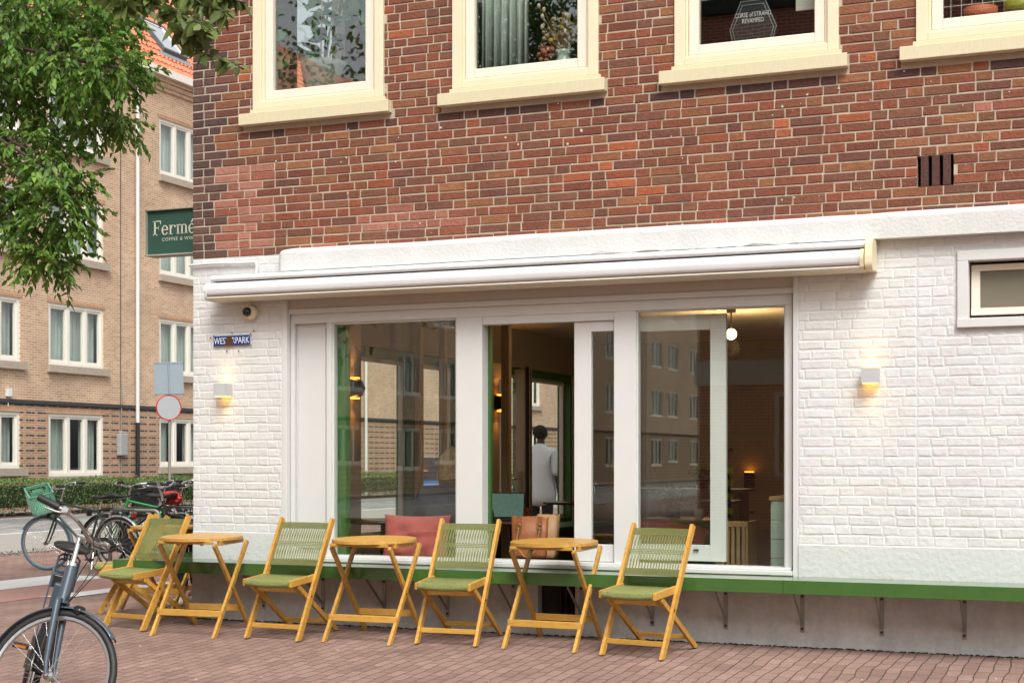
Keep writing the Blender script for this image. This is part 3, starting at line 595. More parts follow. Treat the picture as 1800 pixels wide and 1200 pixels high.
# ---------------------------------------------------------------- chairs and tables
def make_chair():
    t = thing('folding_chair', 'x', 'chair', (0, 0, 0), 0, 'olive cord folding chairs on the pavement')
    rail_a = Vector((0, .012, 0)); rail_b = Vector((0, .50, .835))
    for s in (-1, 1):
        mb = MB(); x = s * .222
        # side rail cut flat on the ground
        d = (rail_b - rail_a).normalized(); nrm = Vector((0, -d.z, d.y)); w2 = .022
        a0 = rail_a + nrm * w2; a1 = rail_a - nrm * w2
        a0 = a0 - d * (a0.z / d.z); a1 = a1 - d * (a1.z / d.z); b0 = rail_b + nrm * w2; b1 = rail_b - nrm * w2
        mb.prism([(a0.y, a0.z), (a1.y, a1.z), (b1.y, b1.z), (b0.y, b0.z)], x - .011, x + .011, 'x'); mb.build('side_rail', M_wood, t, .004)
        mb = MB(); x = s * .196; p, q = Vector((0, .055, .385)), Vector((0, .565, .0)); d = (q - p).normalized(); nrm = Vector((0, -d.z, d.y)); w2 = .017
        q0 = q + nrm * w2; q1 = q - nrm * w2; q0 = q0 - d * (q0.z / d.z); q1 = q1 - d * (q1.z / d.z); p0 = p + nrm * w2; p1 = p - nrm * w2
        mb.prism([(p0.y, p0.z), (p1.y, p1.z), (q1.y, q1.z), (q0.y, q0.z)], x - .011, x + .011, 'x'); mb.build('leg', M_wood, t, .004)
        mb = MB(); x = s * .199; mb.beam((x, -.045, .408), (x, .275, .425), .022, .05, (1, 0, 0)); mb.build('seat_rail', M_woodx, t, .004)
        mb = MB(); mb.lathe([(.007, 0), (.007, .006), (.003, .008)], 10, (s * .233 if s > 0 else -.241, .175, .30), 'x'); mb.build('pivot_bolt', M_rust, t)
    mb = MB(); mb.beam((-.211, .062, .088), (.211, .062, .088), .014, .034, (0, 1, 0)); mb.build('stretcher', M_woodx, t, .003)
    mb = MB(); mb.beam((-.186, .44, .085), (.186, .44, .085), .014, .03, (0, 1, 0)); mb.build('stretcher', M_woodx, t, .003)
    mb = MB(); mb.beam((-.186, .12, .345), (.186, .12, .345), .02, .03, (0, 1, 0)); mb.build('stretcher', M_woodx, t, .003)
    # seat: front roll + strands
    mb = MB(); N = 46
    for i in range(N):
        x = -.186 + .372 * (i + .5) / N; sag = .014 * (1 - (x / .19) ** 2); pts = []
        for (y, z) in ((.26, .41), (.262, .435), (.15, .437 - sag), (.04, .428 - sag * .8), (-.03, .428 - sag * .6), (-.052, .41 - sag * .8), (-.045, .392 - sag * .8), (.0, .388 - sag * .8)): pts.append((x, y, z))
        r = .0029 if 3 < i < N - 4 and i % 3 else .0041
        mb.tube(pts, r, 5, False)
    mb.beam((-.188, -.035, .405), (.188, -.035, .405), .018, .018, (0, 0, 1)); mb.build('seat', M_cord, t)
    # back: wrapped rolls and strands
    mb = MB(); dirv = (rail_b - rail_a).normalized()
    def bp(x, z, off=0):
        f = z / .835; return (x, rail_a.y + (rail_b.y - rail_a.y) * f - off + .022 * (1 - (x / .21) ** 2) * 1.0, z)
    def band(zc, h, n=18):
        for row in range(7):
            z = zc - h / 2 + h * (row + .5) / 7; mb.tube([bp(-.211 + .422 * i / 12, z, -.002 + .006 * math.cos(PI * (row - 3) / 7)) for i in range(13)], h / 13, 5, False)
    band(.785, .045); band(.525, .045)
    for i in range(38):
        x = -.203 + .406 * (i + .5) / 38; dx = .0046 * (1 if i % 2 else -1)
        mb.tube([bp(x + dx, .77), bp(x, .655, .004), bp(x + dx, .54)], .0027, 4, False)
        mb.tube([bp(x - dx * .6, .77, .008), bp(x + .002, .655, .003), bp(x - dx * .6, .54, .008)], .0012, 4, False)
    for row in range(3): mb.tube([bp(-.211 + .422 * i / 12, .645 + row * .011, -.001) for i in range(13)], .0032, 5, False)
    mb.build('backrest', M_cord, t)
    return t
ch0 = make_chair()
def put_chair(o, x, y, rz):
    o.location = (x, y, gz(x, y + .28)); o.rotation_euler = (R(0), 0, rz)
    # tilt with the paving
    o.rotation_euler = (R(2.0), 0, rz)
ch0['label'] = 'second folding chair from the right, in front of the leather bag'
put_chair(ch0, 2.56, -.70, R(2))
for (x, y, rz, l) in ((3.945, -.80, R(-10), 'rightmost olive folding chair, standing alone'), (1.245, -.845, R(-3), 'folding chair between the two left round tables'),
                      (-.15, -.72, R(-14), 'folding chair in front of the green bench end at the building corner')):
    c = dup(ch0, (x, y, 0), rz, l); put_chair(c, x, y, rz)
c = dup(ch0, (0, 0, 0), 0, 'folding chair mostly hidden behind the corner chair, facing the street'); px, py = -.55, .55
c.location = (px, py, -.045); c.rotation_euler = (0, R(0), R(-62))
c.rotation_euler = (0, 0, R(-43)); c.location = (-1.02, .17, -.04)

def make_table():
    t = thing('folding_table', 'x', 'table', (0, 0, 0), 0, 'round wooden folding tables on the pavement')
    mb = MB(); prof = [(.0, .70), (.298, .70), (.305, .705), (.305, .717), (.298, .722), (0, .722)]; Rr = .305
    # slatted round top: slats along x with hairline gaps
    ws = .0757
    for k in range(8):
        y0 = -Rr + k * ws + .0014; y1 = y0 + ws - .0028; poly = []
        n = 8
        def xx(y): return math.sqrt(max(Rr * Rr - y * y, 0))
        ys = fr(max(y0, -Rr), min(y1, Rr), n)
        poly = [(xx(y), y) for y in ys] + [(-xx(y), y) for y in reversed(ys)]
        if xx(y0) < 1e-3: poly = poly[:-1]
        mb.prism(poly, .700, .720, 'z')
    mb.build('tabletop', M_wtop, t, .0)
    mb = MB()
    for y in (-.2, .2): pass
    for x in (-.245, .245): mb.beam((x, -.17, .683), (x, .17, .683), .03, .034, (1, 0, 0))
    mb.beam((-.23, -.235, .688), (.23, -.235, .688), .024, .02, (0, 1, 0)); mb.beam((-.19, .21, .676), (.19, .21, .676), .02, .02, (0, 1, 0)); mb.build('batten', M_woodx, t, .003)
    for s in (-1, 1):
        for (sg_, x) in ((1, s * .262), (-1, s * .232)):
            mb = MB(); p, q = Vector((0, -.29 * sg_, 0)), Vector((0, .215 * sg_, .672)); d = (q - p).normalized(); nr = Vector((0, -d.z, d.y)); w2 = .0165
            a0 = p + nr * w2; a1 = p - nr * w2; a0 = a0 - d * (a0.z / d.z); a1 = a1 - d * (a1.z / d.z); b0 = q + nr * w2; b1 = q - nr * w2
            mb.prism([(a0.y, a0.z), (a1.y, a1.z), (b1.y, b1.z), (b0.y, b0.z)], x - .011, x + .011, 'x'); mb.build('leg', M_wood, t, .004)
    mb = MB(); mb.beam((-.272, -.197, .165), (.272, -.197, .165), .012, .048, (0, 1, 0)); mb.build('stretcher', M_woodx, t, .003)
    mb = MB(); mb.beam((-.243, .175, .165), (.243, .175, .165), .012, .048, (0, 1, 0)); mb.build('stretcher', M_woodx, t, .003)
    mb = MB()
    for s in (-1, 1): mb.lathe([(.006, 0), (.006, .005)], 10, (s * .273 if s > 0 else -.278, -.04, .333), 'x')
    for s in (-.1, .1): mb.tube([(s, -.2, .685), (s + .01, -.2, .668), (s + .03, -.2, .67)], .004, 6)
    mb.build('bolt', M_rust, t)
    return t
tb0 = make_table()
def put_table(o, x, y, rz): o.location = (x, y, gz(x, y) - .0); o.rotation_euler = (R(1.6), 0, rz)
tb0['label'] = 'round folding table in front of the red cushion'
put_table(tb0, 1.905, -.495, 0)
for (x, y, rz, l) in ((3.26, -.39, R(-2), 'round folding table in front of the leather bag'), (.50, -.60, R(3), 'leftmost front round table, beside the building corner')):
    c = dup(tb0, (x, y, 0), rz, l); put_table(c, x, y, rz)
c = dup(tb0, (0, 0, 0), 0, 'round table half hidden behind the corner folding chair'); c.location = (-.90, .90, -.034)

# ---------------------------------------------------------------- bicycles
def wheel_parts(par, name, c, rot=None, tyre=M_black, rr=.335, tr=.02, rimm=M_alu):
    o = bpy.data.objects.new(name, None); C.objects.link(o); o.parent = par; o.location = c
    mb = MB(); mb.tube([(rr * math.cos(2 * PI * i / 40), 0, rr * math.sin(2 * PI * i / 40)) for i in range(40)], tr, 8, closed=True); mb.build('tyre', tyre, o)
    mb = MB(); ri = rr - tr - .004
    n = 40; vs = []
    for i in range(n):
        a = 2 * PI * i / n
        for (r, y) in ((ri + .008, -.013), (ri - .006, -.011), (ri - .012, 0), (ri - .006, .011), (ri + .008, .013)): vs.append((r * math.cos(a), y, r * math.sin(a)))
    mb.add(vs, [(i * 5 + k, i * 5 + (k + 1) % 5, ((i + 1) % n) * 5 + (k + 1) % 5, ((i + 1) % n) * 5 + k) for i in range(n) for k in range(5)], False); mb.build('rim', rimm, o)
    mb = MB()
    for i in range(28):
        a = 2 * PI * i / 28; b = a + (.9 if i % 2 else -.9) * .55; s = .022 if i % 4 < 2 else -.022
        mb.tube([(.022 * math.cos(b), s, .022 * math.sin(b)), ((ri - .008) * math.cos(a), 0, (ri - .008) * math.sin(a))], .0012, 4, False)
    mb.build('spokes', M_chrome, o)
    MB().lathe([(.008, -.055), (.008, -.035), (.026, -.034), (.026, -.026), (.016, -.02), (.016, .02), (.026, .026), (.026, .034), (.008, .035), (.008, .055)], 16, axis='y').build('hub', M_alu, o)
    return o
def fender(par, c, r, a0, a1, m, wd=.028):
    vs = []; n = 22
    for i in range(n + 1):
        a = R(a0 + (a1 - a0) * i / n)
        for (y, k) in ((-wd, -.012), (-wd * .6, -.002), (0, .003), (wd * .6, -.002), (wd, -.012)): vs.append((c[0] + (r + k) * math.cos(a), c[1] + y, c[2] + (r + k) * math.sin(a)))
    mb = MB(); mb.add(vs, [(i * 5 + k, i * 5 + k + 1, (i + 1) * 5 + k + 1, (i + 1) * 5 + k) for i in range(n) for k in range(4)], True)
    o = mb.build('mudguard', m, par); so = o.modifiers.new('t', 'SOLIDIFY'); so.thickness = .002; return o
def bicycle(label, loc, head, lean=0, steer=0, frame='step', fm=None, tyre=M_black, ftyre=None, fend=None, saddle=M_black, crate=None, rack=True, basket=False, cover=None,
            battery=False, z=-.168, lamp=True, guard=True, grp='bicycles parked along the street', barm=M_chrome, scale=1):
    """bike-local: x forward, y left, z up, origin on ground below mid wheelbase"""
    t = thing('bicycle', label, 'bicycle', (loc[0], loc[1], z), 0, grp)
    t.rotation_mode = 'XYZ'; t.matrix_world = Matrix.Translation((loc[0], loc[1], z)) @ Matrix.Rotation(head, 4, 'Z') @ Matrix.Rotation(lean, 4, 'X')
    t.rotation_euler = (Matrix.Rotation(head, 4, 'Z') @ Matrix.Rotation(lean, 4, 'X')).to_euler()
    fm = fm or M_black; X = .56
    rh, fh, bb = Vector((-X, 0, .355)), Vector((X, 0, .355)), Vector((-.10, 0, .29)); st = Vector((-.27, 0, .80)); hb, ht = Vector((X - .165, 0, .72)), Vector((X - .225, 0, .90))
    mb = MB(); mb.tube([bb, st], .015, 10); mb.tube([hb + (hb - ht) * .06, ht], .030 if battery else .021, 12)
    for s in (-.055, .055):
        mb.tube([bb + Vector((0, s * .4, 0)), rh + Vector((0, s, 0))], .009, 8); mb.tube([st + Vector((.01, s * .3, -.06)), rh + Vector((0, s, 0))], .007, 8)
    if frame == 'diamond': mb.tube([hb, bb], .016, 10); mb.tube([ht + Vector((-.0, 0, -.03)), st + Vector((0, 0, -.03))], .014, 10)
    elif frame == 'step':
        mb.tube([hb, hb.lerp(bb, .5) + Vector((-.02, 0, -.05)), bb], .019, 10); mb.tube([ht + Vector((0, 0, -.05)), hb.lerp(bb, .45) + Vector((0, 0, .05)), bb.lerp(st, .25)], .014, 10)
    else: mb.tube([hb, bb], .016, 10); mb.tube([ht + Vector((0, 0, -.05)), bb.lerp(st, .4)], .014, 10)
    mb.build('frame', fm, t)
    wheel_parts(t, 'rear_wheel', rh, tyre=tyre)
    if fend: fender(t, rh, .372, 5, 200, fend)
    # seat post and saddle
    mb = MB(); top = st + Vector((-.045, 0, .12)); mb.tube([st, top], .012, 8); mb.build('seat_post', M_chrome, t)
    mb = MB(); vs = []; rows = []
    for i in range(11):
        f = i / 10; xx = top.x - .13 + .27 * f; hw = .105 * math.cos(min(1, f * 1.0) * 1.2) ** .8 if f < .95 else .022; hw = max(hw, .02) * (1 if f > .05 else .8); th = .05 * (1 - .4 * f)
        for k in range(10):
            a = 2 * PI * k / 10; vs.append((xx, hw * math.cos(a), top.z + .03 + th * .5 * math.sin(a) + (.015 if f < .2 else 0) + .006 * f))
    mb.add(vs, [(i * 10 + k, i * 10 + (k + 1) % 10, (i + 1) * 10 + (k + 1) % 10, (i + 1) * 10 + k) for i in range(10) for k in range(10)] + [tuple(range(9, -1, -1)), tuple(range(100, 110))], True)
    for s in (-.03, .03): mb.tube([(top.x - .1, s, top.z + .005), (top.x - .06, s, top.z - .03), (top.x + .04, s * .6, top.z - .01)], .004, 6)
    mb.build('saddle', saddle, t)
    if cover:
        mb = MB(); vs = []
        for i in range(9):
            p = PI * i / 8
            for k in range(14):
                a = 2 * PI * k / 14; q = 1 + .13 * math.sin(a * 5 + i) + .06 * math.sin(3 * a + i * 2); vs.append((top.x + .0 + .17 * q * math.sin(p) * math.cos(a), .12 * q * math.sin(p) * math.sin(a), top.z + .0 + .10 * math.cos(p) - .01))
        mb.add(vs, [(i * 14 + k, i * 14 + (k + 1) % 14, (i + 1) * 14 + (k + 1) % 14, (i + 1) * 14 + k) for i in range(8) for k in range(14)], False); mb.build('saddle_cover', cover, t)
    # crank, chain case, pedals
    MB().lathe([(.09, -.006), (.095, 0), (.09, .006)], 24, (bb.x, -.055, bb.z), 'y').build('chainwheel', M_alu, t)
    if guard:
        mb = MB(); mb.prism([(bb.x + .12, bb.z + .0), (bb.x + .09, bb.z + .09), (bb.x, bb.z + .12), (rh.x, rh.z + .06), (rh.x - .07, rh.z), (rh.x, rh.z - .06), (bb.x, bb.z - .11), (bb.x + .09, bb.z - .08)], -.075, -.062, 'y'); mb.build('chain_case', M_black, t)
    mb = MB(); mb.beam((bb.x, -.085, bb.z), (bb.x + .12, -.085, bb.z + .12), .014, .02, (0, 1, 0)); mb.beam((bb.x, .085, bb.z), (bb.x - .12, .085, bb.z - .12), .014, .02, (0, 1, 0)); mb.build('crank', M_alu, t)
    for s, d in ((-1, 1), (1, -1)):
        mb = MB(); mb.box(bb.x + .12 * d - .04, bb.x + .12 * d + .04, s * .095, s * .18, bb.z + .12 * d - .012, bb.z + .12 * d + .012); pd = mb.build('pedal', M_black, t, .003)
        mb = MB(); mb.box(bb.x + .12 * d - .042, bb.x + .12 * d - .04, s * .11, s * .165, bb.z + .12 * d - .007, bb.z + .12 * d + .007); mb.box(bb.x + .12 * d + .04, bb.x + .12 * d + .042, s * .11, s * .165, bb.z + .12 * d - .007, bb.z + .12 * d + .007); mb.build('reflector', mat('amber', (.5, .16, .02), .3), pd) if battery else None
    mb = MB(); mb.tube([(bb.x - .12, .05, bb.z - .0), (bb.x - .16, .14, .10), (bb.x - .19, .19 + (0 if abs(lean) < .01 else .03), .015 if abs(lean) < .01 else -.03)], .009, 8); mb.build('kickstand', M_chrome, t)
    if rack:
        mb = MB(); zr = .80
        for s in (-.06, .06): mb.tube([(-X + .23, s, zr - .01), (-X + .2, s, zr), (-X - .2, s, zr), (-X - .22, s * .5, zr)], .006, 8); mb.tube([(-X - .12, s, zr), (rh.x, s, rh.z)], .005, 8)
        for x in (.12, 0, -.12): mb.tube([(-X + x, -.06, zr), (-X + x, .06, zr)], .005, 6)
        mb.tube([(-X + .22, -.06, zr), (-X + .22, .06, zr)], .006, 6); mb.build('luggage_rack', battery and fm or M_black, t)
        MB().box(-X - .245, -X - .23, -.045, .045, .70, .75).build('tail_light', mat('red_lens', (.45, .02, .015), .25), t, .004)
        MB().box(-X - .235, -X - .225, -.05, .05, .69, .76).build('light_housing', M_black, t)
    if battery:
        mb = MB()
        for q in (0, .03): mb.tube([(-X + .20 - q, -.062, .72), (-X + .19 - q, -.058, .90 - q), (-X + .19 - q, -.04, .915 - q), (-X + .19 - q, .04, .915 - q), (-X + .19 - q, .058, .90 - q), (-X + .20 - q, .062, .72)], .0065, 8)
        mb.tube([(-X + .19, -.06, .85), (-X + .19, .06, .85)], .005, 6); mb.build('carrier_loop', fm, t)
        mb = MB(); mb.box(-X + .27, -X + .33, -.045, .045, .38, .76); o = mb.build('battery', mat('battery_grey', (.05, .07, .09), .4), t, .012)
        mb = MB(); mb.box(-.24, -.19, -.055, .055, .26, .62); mb.xform(Matrix.Translation((0, 0, 0))); mb.build('motor_cover', M_black, t, .01)
        mb = MB(); mb.beam((hb.x - .03, 0, hb.z - .12), (bb.x + .1, 0, bb.z + .08), .07, .075, (0, 1, 0)); mb.build('battery_tube', mat('battery_grey', (.05, .07, .09), .4), t, .012)
    # steering assembly
    ax = (ht - hb).normalized(); S = Matrix.Translation(hb) @ Matrix.Rotation(steer, 4, ax) @ Matrix.Translation(-hb)
    kids = []
    mb = MB()
    for s in (-.05, .05):
        mb.tube([hb + Vector((0, s, -.01)), hb.lerp(fh, .55) + Vector((-.012, s, 0)), hb.lerp(fh, .85) + Vector((-.014, s, 0)), fh + Vector((-.004, s, 0))], [.019, .017, .013, .009] if battery else [.014, .013, .010, .008], 8)
    mb.tube([hb + Vector((0, -.055, -.0)), hb + Vector((0, .055, 0))], .015, 8); fk = mb.build('fork', fm, t); kids.append(fk)
    fw = wheel_parts(t, 'front_wheel', fh, tyre=ftyre or tyre); kids.append(fw)
    if fend: kids.append(fender(t, fh, .372, 55 if battery else 28, 192, fm if battery else fend))
    stp = ht + ax * .17
    mb = MB(); mb.tube([ht - ax * .02, stp], .0125, 10); mb.tube([ht, ht + ax * .02], .023, 12); mb.tube([stp - Vector((.01, 0, 0)), stp + Vector((.055, 0, .005))], .016, 10); kids.append(mb.build('stem', M_chrome, t))
    c0 = stp + Vector((.055, 0, .005)); mb = MB()
    half = [(0, 0, 0), (.012, .05, .0), (.02, .10, .012), (.0, .17, .035), (-.045, .235, .046), (-.09, .27, .045), (-.20, .295, .045)]
    def sm3(pts, n=3):
        pts = [Vector(p) for p in pts]
        for _ in range(n - 1):
            q = [pts[0]]
            for a, b in zip(pts, pts[1:]): q += [a.lerp(b, .25), a.lerp(b, .75)]
            q.append(pts[-1]); pts = q
        return pts
    L_ = [c0 + Vector(p) for p in half]; Rr_ = [c0 + Vector((p[0], -p[1], p[2])) for p in half]
    mb.tube(sm3(list(reversed(Rr_)) + L_[1:]), .0112, 8)
    hbar = mb.build('handlebar', barm, t); kids.append(hbar)
    for h in (L_, Rr_):
        d = (h[-1] - h[-2]).normalized(); mb = MB(); mb.tube([h[-1] - d * .12, h[-1] - d * .11, h[-1] - d * .005, h[-1] + d * .004], [.016, .0185, .0195, .016], 12); g = mb.build('grip', M_black, hbar)
        s = 1 if h is L_ else -1; mb = MB(); q = h[-1] - d * .155; mb.tube([q, q + Vector((.02, s * .02, -.015)), q + Vector((-.02, s * .035, -.03)), q + Vector((-.09, s * .04, -.035))], .0055, 6); mb.box(q.x - .012, q.x + .022, q.y - .014, q.y + .014, q.z - .02, q.z + .016); mb.build('brake_lever', M_alu, hbar)
    mb = MB(); 
    for (s, q) in ((.12, .0), (-.12, .05), (.06, -.03)):
        mb.tube(sm3([c0 + Vector((-.03, s * 1.6, .05)), c0 + Vector((.10 + q, s * 1.1, -.02)), c0 + Vector((.09, s * .5, -.2)), hb + Vector((.03, s * .2, .05)), hb + Vector((.01, s * .1, -.04))], 3), .0027, 5)
    kids.append(mb.build('brake_cable', M_black, t))
    if lamp:
        mb = MB(); lc = hb + Vector((.105, 0, -.01)); mb.lathe([(.012, -.03), (.028, -.01), (.032, .02), (.028, .028), (.0, .03)], 16, tuple(lc), 'x'); mb.tube([hb + Vector((.02, 0, -.03)), lc - Vector((.02, 0, .01))], .006, 6); kids.append(mb.build('headlight', M_blackg, t))
    if crate:
        kids.append(crate_mesh(t, crate, (X + .04, -.02, .80)))
    if basket:
        kids.append(crate_mesh(t, M_black, (X + .0, 0, .80), .30, .36, .22, 'basket'))
    for k in kids:
        k.matrix_local = S @ Matrix.LocRotScale(k.location, k.rotation_euler, k.scale)
    return t
def crate_mesh(par, m, c, L=.30, W=.40, Hh=.26, name='crate'):
    mb = MB(); th = .004
    # perforated walls: lattice bars between solid rims
    def wall(p, q, h0, h1):
        p, q = Vector(p), Vector(q); ln = (q - p).length; d = (q - p) / ln
        def B2(a, b, z0, z1, t=th):
            mb.beam(p + d * ((a) * ln) + Vector((0, 0, (z0 + z1) / 2)), p + d * (b * ln) + Vector((0, 0, (z0 + z1) / 2)), t, abs(z1 - z0), tuple(d.cross(Vector((0, 0, 1)))))
        B2(0, 1, h1 - .035, h1); B2(0, 1, h1 - .008, h1, .014); B2(0, 1, h0, h0 + .03); B2(0, .12, h0, h1); B2(.88, 1, h0, h1); B2(.3, .7, h1 - .10, h1 - .06)
        n = 9
        for i in range(n):
            a = .1 + .8 * i / n; b = a + .8 / n
            for s in (0, 1):
                za, zb = (h0 + .02, h1 - .08) if s else (h1 - .08, h0 + .02); w_ = .22
                A = p + d * (max(a - w_ * .4, .08) * ln); Bv = p + d * (min(b + w_ * .4, .92) * ln)
                mb.beam(A + Vector((0, 0, za)), Bv + Vector((0, 0, zb)), th * .8, .010, tuple(d.cross(Vector((0, 0, 1)))))
    a, b = L / 2, W / 2; P4 = [(-a, -b, 0), (a, -b, 0), (a, b, 0), (-a, b, 0)]
    for i in range(4): wall(P4[i], P4[(i + 1) % 4], 0, Hh)
    mb.box(-a, a, -b, b, -.004, .0)
    mb.xform(Matrix.Translation(c) @ (Matrix.Rotation(R(38), 4, 'Z') @ Matrix.Rotation(R(-14), 4, 'X') @ Matrix.Rotation(R(12), 4, 'Y') if name == 'crate' else Matrix())); return mb.build(name, m, par)
M_slate = mat('slate_frame', (.055, .08, .11), .3, .15, 10, coat=.4)
fwd = Vector((.6694, -.8052, 0)); hd = math.atan2(fwd.y, fwd.x)
hubf = at_d(90, 1187, 7.62)
mid = Vector((hubf.x, hubf.y, 0)) - fwd * .56
FB = bicycle('slate blue electric bicycle cropped by the left edge, front wheel turned', (mid.x - .10, mid.y - .08), hd, R(-15), R(60), 'step', M_slate, fend=M_slate, battery=True, z=-.155, grp=None, barm=M_alu)
M_teal = mat('blue_tyre', (.055, .15, .22), .7, .15, 20)
M_dkgreen = mat('dark_green_frame', (.02, .045, .03), .35); M_lime = mat('bright_green_frame', (.03, .35, .08), .3); M_wframe = mat('white_frame', (.62, .61, .58), .35)
M_redc = mat('red_cover', (.62, .02, .015), .45, .15, 8, .5, 20); M_crate = mat('mint_crate', (.22, .50, .36), .5, .1, 10)
M_brownt = mat('brown_tyre', (.10, .075, .055), .7); M_fsil = mat('silver_mudguard', (.55, .56, .6), .3, metal=.6)
PK = [('parked bicycle with mint green crate and blue front tyre', (-5.45, 5.5), PI, 'diamond', M_dkgreen, dict(ftyre=M_teal, fend=M_fsil, crate=M_crate)),
      ('black parked bicycle just behind the crate bicycle', (-4.95, 6.05), .05, 'ladies', M_black, dict(fend=M_black)),
      ('parked bicycle with bright green frame', (-5.35, 6.75), PI - .06, 'diamond', M_lime, dict(fend=M_fsil, tyre=M_black)),
      ('white framed parked bicycle with black basket', (-5.2, 7.35), PI + .05, 'ladies', M_wframe, dict(basket=True)),
      ('parked bicycle with red saddle cover', (-4.75, 6.9), .12, 'step', M_wframe, dict(fend=M_wframe, cover=M_redc, tyre=M_brownt)),
      ('black parked bicycle furthest along the rack with large basket', (-5.6, 8.3), PI - .1, 'step', M_black, dict(fend=M_black, basket=True))]
PK += [('dark green parked bicycle wedged beside the bright green frame', (-4.55, 6.35), .08, 'ladies', M_dkgreen, dict(fend=M_black)), ('grey parked bicycle at the far end close to the white corner', (-4.9, 7.75), PI - .03, 'diamond', M_slate, dict(fend=M_fsil)),
       ('black upright parked bicycle tucked behind the red saddle cover', (-4.5, 7.35), -.06, 'step', M_black, dict(fend=M_fsil, tyre=M_brownt))]
for (l, p, h, fk, fmm, kw) in PK: bicycle(l, p, h, 0, R(rnd.uniform(-14, 14)), fk, fmm, **kw)
for i, (x, y, lb) in enumerate(((-4.9, 5.85, 'steel bicycle hoop beside the crate bicycle'), (-4.95, 6.95, 'steel bicycle hoop beside the white framed bicycle'))):
    mb = MB(); pts = [(-.38, 0, 0), (-.38, 0, .62)] + [(-.30 - .08 * math.cos(R(a)), 0, .70 + .08 * math.sin(R(a))) for a in (20, 45, 70, 90)] + [(.30 + .08 * math.sin(R(a)), 0, .70 + .08 * math.cos(R(a))) for a in (0, 25, 50, 75)] + [(.38, 0, .62), (.38, 0, 0)]
    mb.tube(pts, .024, 12); o = mb.build('bicycle_rack', M_galv); o.location = (x, y, -.168); tag(o, lb, 'bicycle rack', 'steel hoops among the parked bicycles')

# ---------------------------------------------------------------- tan apartment building across the street
def facade_brick(name, c1, c2, mort, axis, stripe=None, bw=.22, bh=.0657):
    """brick texture mapped on a vertical wall; axis = horizontal object axis; stripe = z below which every fifth course is dark"""
    m = bpy.data.materials.new(name); m.use_nodes = True; n = m.node_tree; L = n.links; b = n.nodes['Principled BSDF']; b.inputs['Roughness'].default_value = .85
    tc = n.nodes.new('ShaderNodeTexCoord'); sx = n.nodes.new('ShaderNodeSeparateXYZ'); L.new(tc.outputs['Object'], sx.inputs[0])
    cb = n.nodes.new('ShaderNodeCombineXYZ'); L.new(sx.outputs[axis], cb.inputs[0]); L.new(sx.outputs[2], cb.inputs[1])
    br = n.nodes.new('ShaderNodeTexBrick'); L.new(cb.outputs[0], br.inputs['Vector']); br.inputs['Scale'].default_value = 1; br.inputs['Brick Width'].default_value = bw
    br.inputs['Row Height'].default_value = bh; br.inputs['Mortar Size'].default_value = .0065; br.inputs['Mortar Smooth'].default_value = .2
    br.inputs['Color1'].default_value = c1; br.inputs['Color2'].default_value = c2; br.inputs['Mortar'].default_value = mort
    out = br.outputs['Color']
    no = n.nodes.new('ShaderNodeTexNoise'); no.inputs['Scale'].default_value = .7; no.inputs['Detail'].default_value = 7; no.inputs['Roughness'].default_value = .7; L.new(tc.outputs['Object'], no.inputs['Vector'])
    cr = n.nodes.new('ShaderNodeMapRange'); cr.inputs[1].default_value = .3; cr.inputs[2].default_value = .7; cr.inputs[3].default_value = .82; cr.inputs[4].default_value = 1.15; L.new(no.outputs['Fac'], cr.inputs[0])
    vm = n.nodes.new('ShaderNodeVectorMath'); vm.operation = 'SCALE'; L.new(out, vm.inputs[0]); L.new(cr.outputs[0], vm.inputs['Scale']); out = vm.outputs[0]
    if stripe:
        def M_(op, a, v=None, v2=None):
            q = n.nodes.new('ShaderNodeMath'); q.operation = op
            for i, z in enumerate((a, v, v2)):
                if z is None: continue
                if isinstance(z, (int, float)): q.inputs[i].default_value = z
                else: L.new(z, q.inputs[i])
            return q.outputs[0]
        row = M_('FLOOR', M_('DIVIDE', sx.outputs[2], bh)); r5 = M_('COMPARE', M_('FLOORED_MODULO', row, 3.0), 1.0, .1)
        low = M_('LESS_THAN', sx.outputs[2], stripe); br2 = M_('SUBTRACT', 1.0, br.outputs['Fac'])
        hx = M_('LESS_THAN', M_('FLOORED_MODULO', M_('DIVIDE', sx.outputs[axis], .11), 4.0), 3.1)
        fac = M_('MULTIPLY', M_('MULTIPLY', M_('MULTIPLY', r5, low), br2), hx)
        mx = n.nodes.new('ShaderNodeMix'); mx.data_type = 'RGBA'; L.new(fac, mx.inputs[0]); L.new(out, mx.inputs[6]); mx.inputs[7].default_value = (.07, .06, .062, 1)
        ex = n.nodes.new('ShaderNodeMix'); ex.data_type = 'RGBA'; ex.blend_type = 'MULTIPLY'; L.new(low, ex.inputs[0]); L.new(mx.outputs[2], ex.inputs[6]); ex.inputs[7].default_value = (.80, .72, .68, 1); out = ex.outputs[2]
    L.new(out, b.inputs['Base Color'])
    bp = n.nodes.new('ShaderNodeBump'); bp.inputs['Strength'].default_value = .4; bp.inputs['Distance'].default_value = .006; bp.invert = True
    L.new(br.outputs['Fac'], bp.inputs['Height']); L.new(bp.outputs[0], b.inputs['Normal']); return m
M_tan = facade_brick('tan_brick', lin((194, 160, 130)), lin((172, 138, 108)), lin((212, 198, 178)), 1, 2.70)
M_fwhite = mat('window_white', lin((226, 220, 208)), .45)
M_stone = mat('sill_stone', lin((176, 162, 146)), .8, .25, 5)
M_curt = mat('net_curtain', lin((214, 222, 214)), .9, .35, 5, 0, 40, stretch=(3, 3, .15), col2=lin((160, 170, 162)))
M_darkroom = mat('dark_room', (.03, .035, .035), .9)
M_band = mat('dark_band_brick', (.055, .05, .05), .8, .3, 10)
M_pipew = mat('pipe_white', (.66, .65, .62), .45); M_pipeb = mat('pipe_black', (.015, .015, .017), .4)
